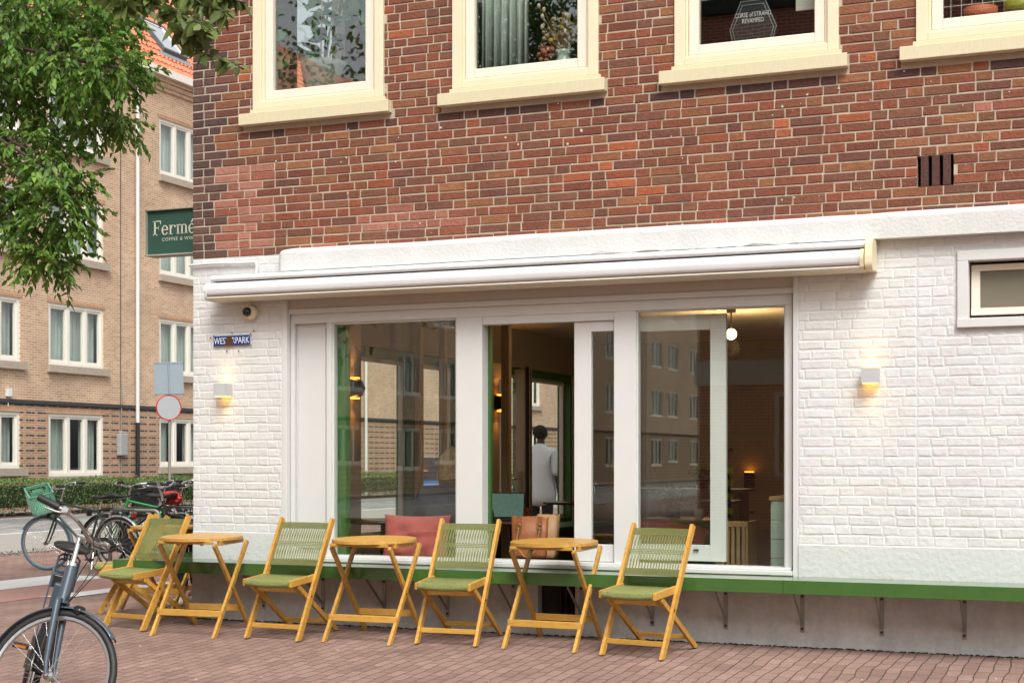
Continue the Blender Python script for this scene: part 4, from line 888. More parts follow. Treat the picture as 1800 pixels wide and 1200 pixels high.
XF = -19.6; FL = [(.80, 2.48), (3.75, 5.41), (6.68, 8.34), (9.62, 11.3)]
def strip_curtain(mb, y0, y1, z0, z1, x, amp=.02):
    n = max(6, int((y1 - y0) / .045)); vs = []
    for i in range(n + 1):
        y = y0 + (y1 - y0) * i / n; d = amp * math.sin(i * 1.9) + rnd.uniform(-.005, .005)
        vs += [(x + d, y, z0), (x + d, y, z1)]
    mb.add(vs, [(2 * i, 2 * i + 2, 2 * i + 3, 2 * i + 1) for i in range(n)], True)
def apartment(name, label, y0, y1, detail):
    t = thing(name, label, 'building')
    wins = []
    k0 = int(math.floor((y0 - 22) / 8.3)); k = k0
    while 22 + k * 8.3 < y1:
        for a in (22 + k * 8.3 - 3.4, 22 + k * 8.3):
            # pair: (A ends 20.9), (B 22..24.3) -> pairs share a narrow pier
            pass
        k += 1
    ys = []
    for k in range(-17, 9):
        ys += [(18.6 + 8.3 * k + .0, 20.9 + 8.3 * k), (22.0 + 8.3 * k, 24.3 + 8.3 * k)]
    # photo pairs: 18.6-20.9 | 22-24.3 and 26.9-29.2 | 30.3-32.6
    ys = [(a, b) for a, b in ys if a > y0 + .3 and b < y1 - .3 and not 34 < a < 55]
    holes = [(a, b, z0 + (.0 if (i % 2 or fl) else .22), z1) for i, (a, b) in enumerate(ys) for fl, (z0, z1) in enumerate(FL)]
    mb = MB(); wallcells(mb, y0, y1, -.2, 12.1, holes, lambda u, z, d: (XF - d, u, z), .16)
    mb.build('wall', M_tan, t)
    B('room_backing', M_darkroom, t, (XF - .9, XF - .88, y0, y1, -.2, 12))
    B('string_course', M_band, t, (XF, XF + .05, y0, y1, 2.70, 2.79), (XF, XF + .03, y0, y1, 2.66, 2.70))
    B('cornice', M_tan, t, (XF, XF + .06, y0, y1, 12.1, 12.22), (XF, XF + .12, y0, y1, 12.22, 12.34), (XF, XF + .18, y0, y1, 12.34, 12.46))
    B('gutter', M_fwhite, t, (XF - .2, XF + .32, y0, y1, 12.46, 12.68))
    proto = {}
    for (a, b, z0, z1) in holes:
        key = round(z1 - z0, 2); cy = a
        if key not in proto:
            W = b - a; Hh = z1 - z0; fb = []; f = .09
            fb = [(-.10, -.03, 0, f, 0, Hh), (-.10, -.03, W - f, W, 0, Hh), (-.10, -.03, f, W - f, Hh - f, Hh), (-.10, -.03, f, W - f, 0, f)]
            s1, s2 = W * .36, W * .68
            for q in (s1, s2): fb.append((-.10, -.04, q - .05, q + .05, f, Hh - f))
            fr_ = B('window', M_fwhite, None, *fb); fr_.data.name = 'apartment_window'
            sb = []
            for (p, q) in ((f, s1 - .05), (s1 + .05, s2 - .05), (s2 + .05, W - f)):
                sb += [(-.12, -.06, p, p + .06, f, Hh - f), (-.12, -.06, q - .06, q, f, Hh - f), (-.12, -.06, p + .06, q - .06, f, f + .07), (-.12, -.06, p + .06, q - .06, Hh - f - .06, Hh - f)]
            sa = B('sash', M_fwhite, fr_, *sb)
            pa = B('pane', M_far, fr_, *[(-.10, -.095, p + .06, q - .06, f + .07, Hh - f - .06) for (p, q) in ((f, s1 - .05), (s1 + .05, s2 - .05), (s2 + .05, W - f))])
            si = B('sill', M_stone, fr_, (-.05, .13, -.06, W + .16, -.19, -.0))
            proto[key] = (fr_, [sa, pa, si]); cur, chl = fr_, [sa, pa, si]
        else:
            p, cs = proto[key]; cur = p.copy(); C.objects.link(cur); chl = []
            for q in (cs if detail else cs[:2]):
                d = q.copy(); C.objects.link(d); d.parent = cur
        cur.parent = t; cur.location = (XF, a, z0)
        mb = MB(); W = b - a
        strip_curtain(mb, a + .05, a + W * rnd.choice((.34, .55, .95)), z0 + .05, z1 - .05, XF - .30); strip_curtain(mb, a + W * .7, b - .05, z0 + .05, z1 - .05, XF - .32)
        mb.build('curtain', M_curt, cur).matrix_parent_inverse = Matrix.Translation((-XF, -a, -z0))
        # soldier lintel
    if 'lintel' not in MATS: MATS['lintel'] = facade_brick('lintel_brick', lin((178, 128, 92)), lin((160, 112, 80)), lin((200, 180, 156)), 1, None, .062, .25)
    if detail:
        for (a, b, z0, z1) in holes: B('soldier_lintel', MATS['lintel'], t, (XF, XF + .012, a - .08, b + .08, z1, z1 + .11))
    # roof
    c1 = (.52, .16, .06, 1)
    mb = MB(); n = int((y1 - y0) / .2); 
    nr = 22 if detail else 4; vs = []
    m_ = int((y1 - y0) / (.2 / 6)) if detail else 2
    if detail:
        rows = 18; st = .33; sl = (math.cos(R(50)), math.sin(R(50)))
        for r_i in range(rows):
            base = len(mb.v); vv = []
            for i in range(m_ + 1):
                y = y0 + (y1 - y0) * i / m_; wv = .028 * math.sin(2 * PI * y / .2) + .012 * math.sin(4 * PI * y / .2 + 1)
                for (d, h) in ((r_i * st, .05), (r_i * st + st * 1.05, .005)):
                    vv.append((XF - .05 - d * sl[0] + (h + wv) * sl[1], y, 12.62 + d * sl[1] + (h + wv) * sl[0]))
                vv.append((XF - .05 - r_i * st * sl[0] + (.012 + wv) * sl[1], y, 12.60 + r_i * st * sl[1] + (.012 + wv) * sl[0]))
            mb.add(vv, [(3 * i, 3 * i + 3, 3 * i + 4, 3 * i + 1) for i in range(m_)] + [(3 * i + 2, 3 * i + 5, 3 * i + 3, 3 * i) for i in range(m_)], False)
    else: mb.add([(XF, y0, 12.6), (XF, y1, 12.6), (XF - 4, y1, 17.2), (XF - 4, y0, 17.2)], [(0, 1, 2, 3)])
    rf = mb.build('roof', mat('orange_roof_tile', lin((212, 138, 102)), .75, .35, 3, .3, 20, col2=lin((184, 106, 78))), t)
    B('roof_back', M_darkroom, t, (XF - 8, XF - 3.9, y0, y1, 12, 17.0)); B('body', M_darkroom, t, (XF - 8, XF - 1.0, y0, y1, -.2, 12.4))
    return t
ap = apartment('apartment_building', 'tan brick apartment block with white windows and orange tiled roof', 14.2, 84, True)
ap2 = apartment('terrace_building', 'tan brick block further down the street, out of frame but mirrored in the shop glass', -118, 14.1, False)
mb = MB(); mb.tube([(XF + .10, 25.72, 2.3), (XF + .10, 25.72, 12.5)], .055, 10); dp = mb.build('downpipe', M_pipew, ap)
mb = MB(); mb.tube([(XF + .10, 25.72, -.1), (XF + .10, 25.72, 2.3)], .062, 10); mb.build('lower_downpipe', M_pipeb, ap)
mb = MB(); mb.tube([(XF + .10, 39.6, 2.3), (XF + .10, 39.6, 12.5)], .055, 10); mb.tube([(XF + .10, 39.6, -.1), (XF + .10, 39.6, 2.3)], .06, 10); mb.build('downpipe', M_pipew, ap)
mb = MB(); mb.box(XF - .01, XF + .008, 25.05, 25.075, 2.8, 12.1); mb.build('expansion_joint', M_band, ap)
mb = MB(); mb.tube([(XF + .03, 25.06, -.1), (XF + .03, 25.06, 2.75), (XF + .03, 25.06, 3.4)], .02, 6); mb.build('conduit', M_galv, ap)
mb = MB(); mb.box(XF, XF + .16, 24.86, 25.2, 1.35, 1.98); mb.box(XF, XF + .14, 24.92, 25.14, 1.98, 2.04); tag(mb.build('meter_box', mat('grey_box', (.36, .35, .34), .6, .15, 8), None, .03), 'grey electrical box fixed on the tan brick facade', 'electrical box')
mb = MB(); mb.box(XF, XF + .1, 20.35, 20.5, 2.85, 3.05); mb.tube([(XF + .03, 20.42, 2.8), (XF + .03, 20.42, 2.6)], .015, 6); tag(mb.build('doorbell_light', M_pipew, None, .01), 'tiny white outside light on the tan facade', 'light')
# skylight on the roof slope
q = at_x(285, 88, -20.9)
sk = thing('skylight', 'grey framed roof window tilted in the orange tiled roof', 'roof window', (-20.9, q.y, 12.62 + (20.9 - 19.65) * math.tan(R(50)) + .12))
sk.rotation_euler = (0, R(50), 0)
B('skylight_frame', mat('skylight_grey', (.10, .11, .12), .5), sk, (-.72, -.64, -.62, .62, -.05, .10), (.64, .72, -.62, .62, -.05, .10), (-.64, .64, -.62, -.54, -.05, .10), (-.64, .64, .54, .62, -.05, .10))
B('skylight_sash', M_fwhite, sk, (-.64, -.58, -.54, .54, .0, .07), (.58, .64, -.54, .54, .0, .07), (-.58, .58, -.54, -.48, .0, .07), (-.58, .58, .48, .54, .0, .07))
B('pane', mat('sky_mirror', (.75, .77, .78), .08, metal=.6), sk, (-.58, .58, -.48, .48, .03, .045))
B('flashing', mat('lead', (.25, .26, .28), .5), sk, (.70, .95, -.75, .75, -.05, -.015))
# road sign
rs = thing('road_sign', 'back of round red rimmed road sign with grey plate above on a steel pole', 'road sign')
p = at_d(298, 716, 37.5)
MB().tube([(p.x, p.y, -.17), (p.x, p.y, 3.5)], .035, 10).build('pole', M_galv, rs)
mb = MB(); mb.lathe([(.0, -.012), (.30, -.012), (.30, .0), (0, .0)], 36, (0, 0, 0), 'y', False); o = mb.build('round_plate', mat('sign_back', (.36, .37, .38), .45, .1, 6), rs); o.location = (p.x + .02, p.y - .06, p.z); o.rotation_euler = (0, 0, R(52))
mb = MB(); mb.tube([(.305 * math.cos(2 * PI * i / 40), 0, .305 * math.sin(2 * PI * i / 40)) for i in range(40)], .018, 6, closed=True); o = mb.build('red_rim', mat('sign_red', (.5, .03, .02), .4), rs); o.location = (p.x + .02, p.y - .065, p.z); o.rotation_euler = (0, 0, R(52))
q = at_d(299, 665, 37.5)
mb = MB(); mb.box(-.36, .36, -.012, 0, -.40, .40); mb.box(-.35, .35, -.025, -.012, -.39, -.37); mb.box(-.35, .35, -.025, -.012, .37, .39); mb.tube([(0, -.03, -.4), (0, -.03, .4)], .02, 6)
o = mb.build('square_plate', mat('plate_back', (.26, .31, .34), .4, .1, 6), rs, .004); o.location = (p.x + .02, p.y - .06, q.z); o.rotation_euler = (0, R(-2), R(46))

# ---------------------------------------------------------------- foliage
import numpy as np
rng = np.random.default_rng(5)
def leaf_mat(name, c, trans=.42):
    m = mat(name, c, .5, .25, 3, attr='Col', trans=trans, spec=.45); return m
def leaves(name, m, par, pos, dirs, ln, wd, cols, fold=.25, droop=.25):
    """pos,dirs: arrays; each leaf = 6 verts folded along midrib"""
    n = len(pos); d = dirs / np.linalg.norm(dirs, axis=1)[:, None]
    rv = rng.normal(size=(n, 3)); rv[:, 2] = abs(rv[:, 2]) * 1.4 + .3
    s = np.cross(d, rv); s /= np.linalg.norm(s, axis=1)[:, None] + 1e-9; nr = np.cross(s, d)
    L_ = ln * rng.uniform(.5, 1.3, n)[:, None]; W_ = wd * rng.uniform(.75, 1.2, n)[:, None]
    dn = np.array([0, 0, -1.0])
    P0 = pos; P1 = pos + d * L_ * .45 - nr * 0; P2 = pos + d * L_ + dn * L_ * droop
    A = pos + d * L_ * .32 + s * W_ * .5 + nr * W_ * fold; A2 = pos + d * L_ * .68 + s * W_ * .38 + nr * W_ * fold * .6 + dn * L_ * droop * .4
    Bq = pos + d * L_ * .32 - s * W_ * .5 + nr * W_ * fold; B2 = pos + d * L_ * .68 - s * W_ * .38 + nr * W_ * fold * .6 + dn * L_ * droop * .4
    V = np.stack([P0, A, A2, P2, B2, Bq], 1).reshape(-1, 3)
    base = np.arange(n)[:, None] * 6
    F1 = base + np.array([0, 1, 2, 3]); F2 = base + np.array([0, 3, 4, 5]); F = np.concatenate([F1, F2])
    me = bpy.data.meshes.new(name); me.vertices.add(len(V)); me.vertices.foreach_set('co', V.ravel())
    me.loops.add(F.size); me.loops.foreach_set('vertex_index', F.ravel().astype(np.int32)); me.polygons.add(len(F)); me.polygons.foreach_set('loop_start', np.arange(0, F.size, 4, dtype=np.int32))
    me.update(); me.validate()
    at = me.color_attributes.new('Col', 'FLOAT_COLOR', 'POINT'); cc = np.repeat(np.c_[cols, np.ones(n)], 6, 0); at.data.foreach_set('color', cc.ravel())
    me.materials.append(m); o = bpy.data.objects.new(name, me); C.objects.link(o); o.parent = par; return o
def sprays(blobs, density, twig=.28, gap=.022, hang=.8):
    """blobs: (centre, radii); returns leaf positions/directions and twig polylines; twigs hang out and down from the blob centre"""
    P, D, tw = [], [], []
    for (c, r, nt) in blobs:
        c = np.array(c); r = np.array(r)
        for _ in range(int(nt * density)):
            o = rng.normal(size=3); o /= np.linalg.norm(o); o *= rng.uniform(.25, 1) ** .5; st = c + o * r
            dr = o * .8 + rng.normal(size=3) * .45 + np.array([0, 0, -hang]); dr /= np.linalg.norm(dr); L_ = twig * rng.uniform(.6, 1.3); k = int(L_ / gap); pts = []
            for i in range(k):
                f = i / k; p = st + dr * L_ * f + np.array([0, 0, -.35 * L_ * f * f]); pts.append(p)
                s = np.cross(dr, [0, 0, 1.0]); s /= np.linalg.norm(s) + 1e-9
                P.append(p); D.append(dr * .75 + s * (1 if i % 2 else -1) * rng.uniform(.5, 1.1) + rng.normal(size=3) * .28 + np.array([0, 0, -.35]))
            tw.append([st - dr * .1] + pts[::3])
    return np.array(P), np.array(D), tw
M_bark = mat('bark', (.10, .075, .055), .9, .4, 12, .8, 30)
# tree beside the pavement, its crown hanging into the top left of the picture
tr = thing('street_tree', 'leafy green street tree hanging into the picture from the left', 'tree')
def PB(u, v, Z, ru, rv, rd, n):
    p = at_d(u, v, Z); k = Z / FPX; return (tuple(p), (ru * k, rd, rv * k), n)
blobs = [PB(60, 60, 13.2, 85, 75, .6, 95), PB(150, 110, 13.0, 75, 70, .5, 85), PB(205, 120, 12.8, 42, 40, .3, 34), PB(20, 170, 13.4, 60, 60, .6, 60), PB(90, 150, 13.8, 60, 40, .5, 46),
         PB(165, 215, 14.6, 50, 18, .4, 36), PB(205, 205, 14.4, 24, 14, .25, 16), PB(120, 20, 13.3, 110, 35, .6, 70), PB(50, 265, 13.1, 70, 42, .5, 62), PB(20, 340, 13.3, 50, 60, .5, 62),
         PB(105, 310, 12.9, 42, 40, .35, 40), PB(118, 372, 12.9, 30, 42, .3, 34), PB(60, 400, 13.2, 50, 42, .4, 44), PB(90, 455, 13.0, 26, 26, .3, 20), PB(66, 448, 13.2, 26, 24, .25, 16), PB(165, 20, 13.8, 50, 30, .4, 40), PB(10, 40, 14.2, 60, 80, .6, 60),
         PB(-120, 100, 13.5, 150, 180, 1.0, 150), PB(-90, 330, 13.6, 110, 110, .8, 80), PB(0, -120, 13.3, 220, 100, 1.2, 120), PB(-250, -50, 13.5, 200, 200, 1.4, 120)]
Pp, Dd, tw = sprays(blobs, 1.25, .22, .0165, .28)
hq = rng.uniform(0, 1, len(Pp)); cols = np.c_[.125 + .20 * hq ** 2, .235 + .20 * hq, .04 + .04 * hq] * rng.uniform(.75, 1.25, len(Pp))[:, None]
leaves('crown', leaf_mat('leaf_green', (1, 1, 1)), tr, Pp, Dd, .068, .038, cols)
mb = MB()
for t_ in tw[::2]: mb.tube([tuple(p) for p in t_], .003, 4, False)
mb.build('twigs', M_bark, tr)
TX, TY = -4.6, -.9
mb = MB(); mb.tube([(TX, TY, -.3), (TX + .03, TY, .6), (TX - .05, TY + .05, 1.8), (TX + .05, TY + .1, 3.0)], [.24, .17, .145, .13], 14); mb.tube([(TX + .05, TY + .1, 2.95), (TX + .4, TY + .2, 4.2), (TX + 1.0, TY + .5, 5.6)], [.13, .09, .05], 10)
mb.tube([(TX + .05, TY + .1, 2.9), (TX - .5, TY - .2, 4.4), (TX - .9, TY - .6, 6.2)], [.12, .08, .04], 10); mb.build('trunk', M_bark, tr)
mb = MB()
for (c, r, n_) in blobs[:17]:
    a = Vector((TX + .6, TY + .3, 4.6)); b = Vector(c); m1 = a.lerp(b, .5) + Vector((0, 0, .35)); mb.tube([a, m1, b, b.lerp(Vector(c) + Vector((.2, 0, -.2)), 1)], [.035, .022, .010, .005], 6)
mb.build('limbs', M_bark, tr)
# broad leaved branch
t2 = thing('broad_leaved_tree', 'tree branch with broad rounded leaves reaching over the pavement', 'tree')
Zb = 8.6; P_, D_ = [], []; mb = MB()
def bl(pts):
    return [at_d(u, v, z) for u, v, z in pts]
brs = [bl([(60, -60, 8.6), (170, -30, 8.6), (255, -8, 8.6), (290, 20, 8.6), (318, 55, 8.5), (345, 92, 8.5)]), bl([(170, -30, 8.6), (230, -5, 8.8), (262, 10, 8.8)]), bl([(255, -8, 8.6), (330, -10, 8.6), (385, -5, 8.5), (432, 5, 8.5)]),
       bl([(345, 92, 8.5), (375, 100, 8.5), (405, 108, 8.45), (428, 122, 8.45)]), bl([(290, 20, 8.6), (320, 25, 8.5), (350, 40, 8.4), (368, 62, 8.4)]), bl([(318, 55, 8.5), (340, 62, 8.5), (372, 72, 8.5)]), bl([(170, -30, 8.6), (215, 0, 8.3), (225, 18, 8.3)]), bl([(330, -10, 8.6), (360, 12, 8.5), (400, 22, 8.4)])]
dens = [34, 20, 30, 8, 20, 14, 20, 20]
for br_, nl in zip(brs, dens):
    mb.tube(br_, [.009, .008, .006, .005, .004, .003][:len(br_)] if len(br_) < 7 else .005, 6)
    for i in range(nl):
        f = (i + rnd.random()) / nl * (len(br_) - 1); f = max(f, .35 * (len(br_) - 1) if br_ is brs[0] else .2); j = min(int(f), len(br_) - 2); p = br_[j].lerp(br_[j + 1], f - j)
        for q in range(2):
            P_.append(tuple(p)); D_.append((rnd.uniform(-1, 1), rnd.uniform(-.6, .6), rnd.uniform(-1.1, .35)))
mb.tube([(-2.6, -6.3, -.2), (-2.5, -6.2, 2), (-2.3, -6, 4)], [.16, .13, .11], 12); mb.tube([(-2.3, -6, 3.9), (-1.2, -5, 4.6), tuple(brs[0][0])], [.1, .05, .012], 8); mb.build('trunk', M_bark, t2)
extra = [((-2.8 + rnd.uniform(-1.6, 1.2), -6.3 + rnd.uniform(-1.5, 1.5), 5 + rnd.uniform(-.6, 1.6)), (rnd.uniform(-1, 1), rnd.uniform(-1, 1), rnd.uniform(-1, .3))) for _ in range(2200)]
P_ += [e[0] for e in extra]; D_ += [e[1] for e in extra]
n = len(P_); hq = rng.uniform(0, 1, n); cols = np.c_[.12 + .08 * hq, .17 + .09 * hq, .045 + .02 * hq] * rng.uniform(.7, 1.2, n)[:, None]
leaves('crown', leaf_mat('broad_leaf', (1, 1, 1), .3), t2, np.array(P_), np.array(D_), .092, .058, cols, .15, .15)
# hedge
he = thing('hedge', 'clipped green hedge along the tan building', 'hedge')
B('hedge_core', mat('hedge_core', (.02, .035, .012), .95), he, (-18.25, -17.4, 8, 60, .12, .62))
n = 42000; hy = rng.uniform(8, 47, n); ang = rng.uniform(0, 1, n)
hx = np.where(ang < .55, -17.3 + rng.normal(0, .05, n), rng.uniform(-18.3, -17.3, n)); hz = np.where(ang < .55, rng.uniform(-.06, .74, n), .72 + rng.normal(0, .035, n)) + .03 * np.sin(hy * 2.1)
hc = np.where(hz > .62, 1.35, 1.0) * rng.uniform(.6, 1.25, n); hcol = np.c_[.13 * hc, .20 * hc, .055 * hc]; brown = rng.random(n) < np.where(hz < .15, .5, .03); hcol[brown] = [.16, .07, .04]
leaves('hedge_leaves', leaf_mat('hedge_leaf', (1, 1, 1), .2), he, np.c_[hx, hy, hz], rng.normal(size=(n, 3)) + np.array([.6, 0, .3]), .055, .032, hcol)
mb = MB()
for i in range(160): y = rnd.uniform(9, 46); mb.tube([(-17.5, y, .08), (-17.45 + rnd.uniform(-.1, .1), y + rnd.uniform(-.1, .1), .4)], .01, 4, False)
mb.build('stems', M_bark, he)
# weeds by the pavement edge
n = 500; wx = -8.75 + rng.normal(0, .25, n); wy = rng.uniform(5.5, 9.5, n)
tag(leaves('weeds', leaf_mat('weed_leaf', (1, 1, 1), .2), None, np.c_[wx, wy, np.full(n, -.165)], rng.normal(size=(n, 3)) * .5 + np.array([0, 0, .8]), .05, .012, np.tile([.10, .12, .04], (n, 1))), 'dry weeds growing along the edge of the brick paving', 'weeds', kind='stuff')

# ---------------------------------------------------------------- across the street (seen mirrored in the glass)
M_opp = facade_brick('opposite_brick', lin((190, 96, 72)), lin((164, 82, 66)), lin((224, 212, 198)), 0)
op = thing('corner_house', 'dark red brick house opposite, out of frame but mirrored in the shop glass', 'building')
oh = [(x, x + 1.3, z, z + 1.9) for z in (3.9, 7.0) for x in (.4, 2.7, 5.0, 7.3, 9.6, 11.9)] + [(.3, 1.2, .9, 2.6), (2.0, 3.6, .5, 2.6), (4.6, 7.6, .5, 2.6), (9, 12, .5, 2.6)]
YO = -19.5
mb = MB(); wallcells(mb, -1.3, 16, -.2, 10.2, oh, lambda u, z, d: (u, YO - d, z), .2); mb.build('wall', M_opp, op)
mb = MB(); wallcells(mb, -34, -19.5, -.2, 10.2, [], lambda u, z, d: (-1.3, u, z), .2); mb.build('side_wall', M_opp, op)
B('room_backing', M_darkroom, op, (-1.2, 16, YO - 1.3, YO - 1.2, 0, 10)); B('flat_roof', M_darkroom, op, (-1.4, 16.1, -34, YO + .15, 10.2, 10.5))
B('plaster_band', M_plaster, op, (-1.35, 16, YO, YO + .06, 2.75, 3.25)); B('yellow_band', mat('yellow_brick_band', lin((190, 150, 90)), .8, .2, 20), op, *[(-1.3, 16, YO, YO + .008, z, z + .13) for z in (1.05, 1.35, 1.65, 3.5, 6.2)])
for (a, b, c, d) in oh:
    f = B('window', M_fwhite, op, (a, a + .09, YO - .12, YO + .02, c, d), (b - .09, b, YO - .12, YO + .02, c, d), (a + .09, b - .09, YO - .12, YO + .02, d - .09, d), (a + .09, b - .09, YO - .12, YO + .03, c, c + .09), ((a + b) / 2 - .04, (a + b) / 2 + .04, YO - .11, YO, c + .09, d - .09))
    B('pane', M_far, f, (a + .09, b - .09, YO - .09, YO - .085, c + .09, d - .09))
    mb = MB(); n_ = 14; vs = []
    for i in range(n_ + 1): x = a + .1 + (b - a - .2) * .45 * i / n_; vs += [(x, YO - .3 + .03 * math.sin(i * 1.8), c + .1), (x, YO - .3 + .03 * math.sin(i * 1.8), d - .1)]
    mb.add(vs, [(2 * i, 2 * i + 2, 2 * i + 3, 2 * i + 1) for i in range(n_)], True); mb.build('curtain', M_curt, f)
bo = thing('street_post', 'black street post with four yellow bands, mirrored in the shop glass', 'post', (.9, -13.5, -.168))
MB().lathe([(.05, 0), (.05, 1.3), (.03, 1.34)], 14).build('post', M_black, bo)
B('yellow_band', mat('band_yellow', (.62, .60, .02), .5), bo, *[(-.056, .056, -.056, .056, z, z + .10) for z in (.55, .78, 1.0, 1.2)])
# trees over the road opposite, mirrored in the upper windows
def round_tree(x, y, h, r, label, nn=5200, base=2.6):
    t = thing('street_tree', label, 'tree', (0, 0, 0), 0, 'trees across the street')
    mb = MB(); mb.tube([(x, y, -.2), (x + .05, y, base), (x - .05, y + .1, base + h * .5)], [.2, .15, .07], 10)
    for i in range(7):
        a = i * .9; mb.tube([(x, y, base + .2 * i), (x + r * .35 * math.cos(a), y + r * .35 * math.sin(a), base + .9 + .25 * i), (x + r * .75 * math.cos(a), y + r * .75 * math.sin(a), base + 1.3 + .35 * i)], [.07, .045, .015], 6)
    mb.build('trunk', M_bark, t)
    cl = rng.normal(size=(38, 3)); cl /= np.linalg.norm(cl, axis=1)[:, None]; cl = cl * np.array([r, r, h * .5]) * rng.uniform(.35, .95, (38, 1)) + np.array([x, y, base + h * .55])
    k = rng.integers(0, 38, nn); P = cl[k] + rng.normal(size=(nn, 3)) * r * .17
    hq = rng.uniform(.7, 1.25, nn); leaves('crown', leaf_mat('leaf_green', (1, 1, 1)), t, P, rng.normal(size=(nn, 3)) + np.array([0, 0, -.6]), .14, .06, np.c_[.075 * hq, .15 * hq, .03 * hq]); return t
round_tree(-6.5, -12, 5.5, 2.3, 'green tree behind the camera at the road, mirrored in the left upper window', 9000, 2.4)
round_tree(-4.4, -17.0, 8.5, 2.9, 'green tree before the opposite house, mirrored in an upper window', 15000, 3.4)
round_tree(5.2, -16.0, 4.0, 1.9, 'green tree in front of the opposite windows, mirrored in the right upper window', 8000, 3.4)

# ---------------------------------------------------------------- blue car seen through the cafe
def car(label, loc, head, paint):
    t = thing('parked_car', label, 'car', loc, head)
    mb = MB()
    sect = [(-2.1, .55, .85, .82), (-2.05, .30, .95, .86), (-1.4, .28, .98, .88), (.9, .28, .98, .88), (1.7, .28, .90, .86), (2.05, .32, .80, .80), (2.12, .45, .68, .72)]
    vs = []
    for (x, zb, zt, hw) in sect: vs += [(x, -hw * .96, zb), (x, -hw, (zb + zt) / 2), (x, -hw * .93, zt), (x, hw * .93, zt), (x, hw, (zb + zt) / 2), (x, hw * .96, zb)]
    mb.add(vs, [(i * 6 + k, i * 6 + (k + 1) % 6, (i + 1) * 6 + (k + 1) % 6, (i + 1) * 6 + k) for i in range(len(sect) - 1) for k in range(6)] + [(5, 4, 3, 2, 1, 0), tuple(range(36, 42))], True)
    rf = [(-1.9, .97, .80), (-1.55, 1.42, .66), (.15, 1.46, .66), (.95, .97, .78)]
    mb.prism([(-1.5, 1.40), (-1.45, 1.445), (.05, 1.465), (.2, 1.42)], -.64, .64, 'y'); mb.build('body', paint, t, .02)
    mb = MB(); vs = []
    for (x, z, hw) in rf: vs += [(x, -hw, z), (x, hw, z)]
    mb.add(vs, [(0, 2, 4, 6), (1, 7, 5, 3), (0, 1, 3, 2), (4, 5, 7, 6)]); mb.build('windows', M_blackg, t)
    for x in (-1.35, 1.3):
        for s in (-1, 1):
            mb = MB(); mb.lathe([(.20, -.1), (.31, -.1), (.33, -.06), (.33, .06), (.31, .1), (.20, .1)], 24, (x, s * .80, .33), 'y'); wv = mb.build('wheel', M_black, t)
            mb = MB(); mb.lathe([(.0, -.03), (.05, -.04), (.2, -.09), (.2, .09), (.05, .04), (0, .03)], 24, (x, s * .80, .33), 'y'); mb.build('rim', M_alu, wv)
    for s in (-.62, .62):
        B('headlight', M_chrome, t, (2.02, 2.09, s - .13, s + .13, .62, .74), bevel=.02); B('tail_light', mat('red_lens', (.5, .02, .02), .3), t, (-2.10, -2.04, s - .1, s + .1, .65, .85), bevel=.02)
    B('number_plate', mat('plate_yellow', (.6, .45, .05), .5), t, (2.12, 2.135, -.25, .25, .42, .52)); return t
M_cblue = mat('car_blue', (.01, .16, .48), .25, coat=.8)
p = at_d(775, 805, 33); car('bright blue parked car seen through the cafe windows', (p.x, p.y, -.168), R(-60), M_cblue)

# ---------------------------------------------------------------- cafe interior
def sconce(p, label, face=(1, 0)):
    t = thing('wall_sconce', label, 'lamp', p, 0, 'dark sconces inside the cafe')
    mb = MB(); prof = [(.0, -.085), (.05, -.09), (.075, 0), (.05, .09), (.0, .085)]; mb.prism([(-.02, -.09), (.06, -.07), (.095, 0), (.06, .07), (-.02, .09)], -.07, .07, 'y'); mb.build('shade', M_blackg, t, .01)
    B('bulb', mat('amber_glow', (1, .4, .05), .5, emit=(1, .26, .02), estr=5), t, (-.01, .05, -.04, .04, -.098, -.088), (-.01, .05, -.04, .04, .088, .098))
    for sgn in (1, -1):
        l = bpy.data.lights.new('sconce_light', 'SPOT'); l.energy = 3; l.color = (1, .38, .08); l.spot_size = R(95); l.spot_blend = .6; l.shadow_soft_size = .03
        o = bpy.data.objects.new('sconce_light', l); C.objects.link(o); o.parent = t; o.location = (.05, 0, .105 * sgn); o.rotation_euler = (R(180) if sgn > 0 else 0, 0, 0)
q = at_x(618, 682, .31); sconce((.325, q.y, q.z), 'dark wall sconce glowing orange on the grey pier')
q = at_x(876, 708, .26); sconce((.27, q.y, q.z), 'dark wall sconce glowing orange behind the timber post')
q = at_y(1316, 838, 8.8); t = thing('wall_sconce', 'tiny orange sconce on the rear wall right of the shop window', 'lamp', (q.x, 8.86, q.z)); B('shade', M_blackg, t, (-.06, .06, -.08, .03, -.14, .06), bevel=.01); B('bulb', MATS['amber_glow'], t, (-.05, .05, -.07, .02, .062, .07))
bl_ = thing('ceiling_lamp', 'bright round warm bulb hanging under the cafe ceiling', 'lamp', (3.16, 4.93, 2.55))
MB().ball((0, 0, 0), .055, 20, 12).build('globe', mat('bulb_glow', (1, .8, .5), .5, emit=(1, .62, .20), estr=22), bl_)
mb = MB(); mb.tube([(0, 0, .05), (0, 0, .235)], .008, 8); mb.lathe([(.05, .22), (.05, .245), (0, .25)], 16); mb.build('cord', M_black, bl_)
l = bpy.data.lights.new('bulb_light', 'POINT'); l.energy = 28; l.color = (1, .62, .28); l.shadow_soft_size = .09; o = bpy.data.objects.new('bulb_light', l); C.objects.link(o); o.parent = bl_; o.location = (0, 0, -.0)
bl_.children[0].visible_shadow = True
o.location = (0, 0, -.12)
M_dtop = mat('walnut_top', (.10, .055, .03), .22, .3, 8, stretch=(1, 8, 1)); M_lwood = mat('light_wood', (.38, .23, .10), .45, .3, 8, stretch=(1, 8, 1))
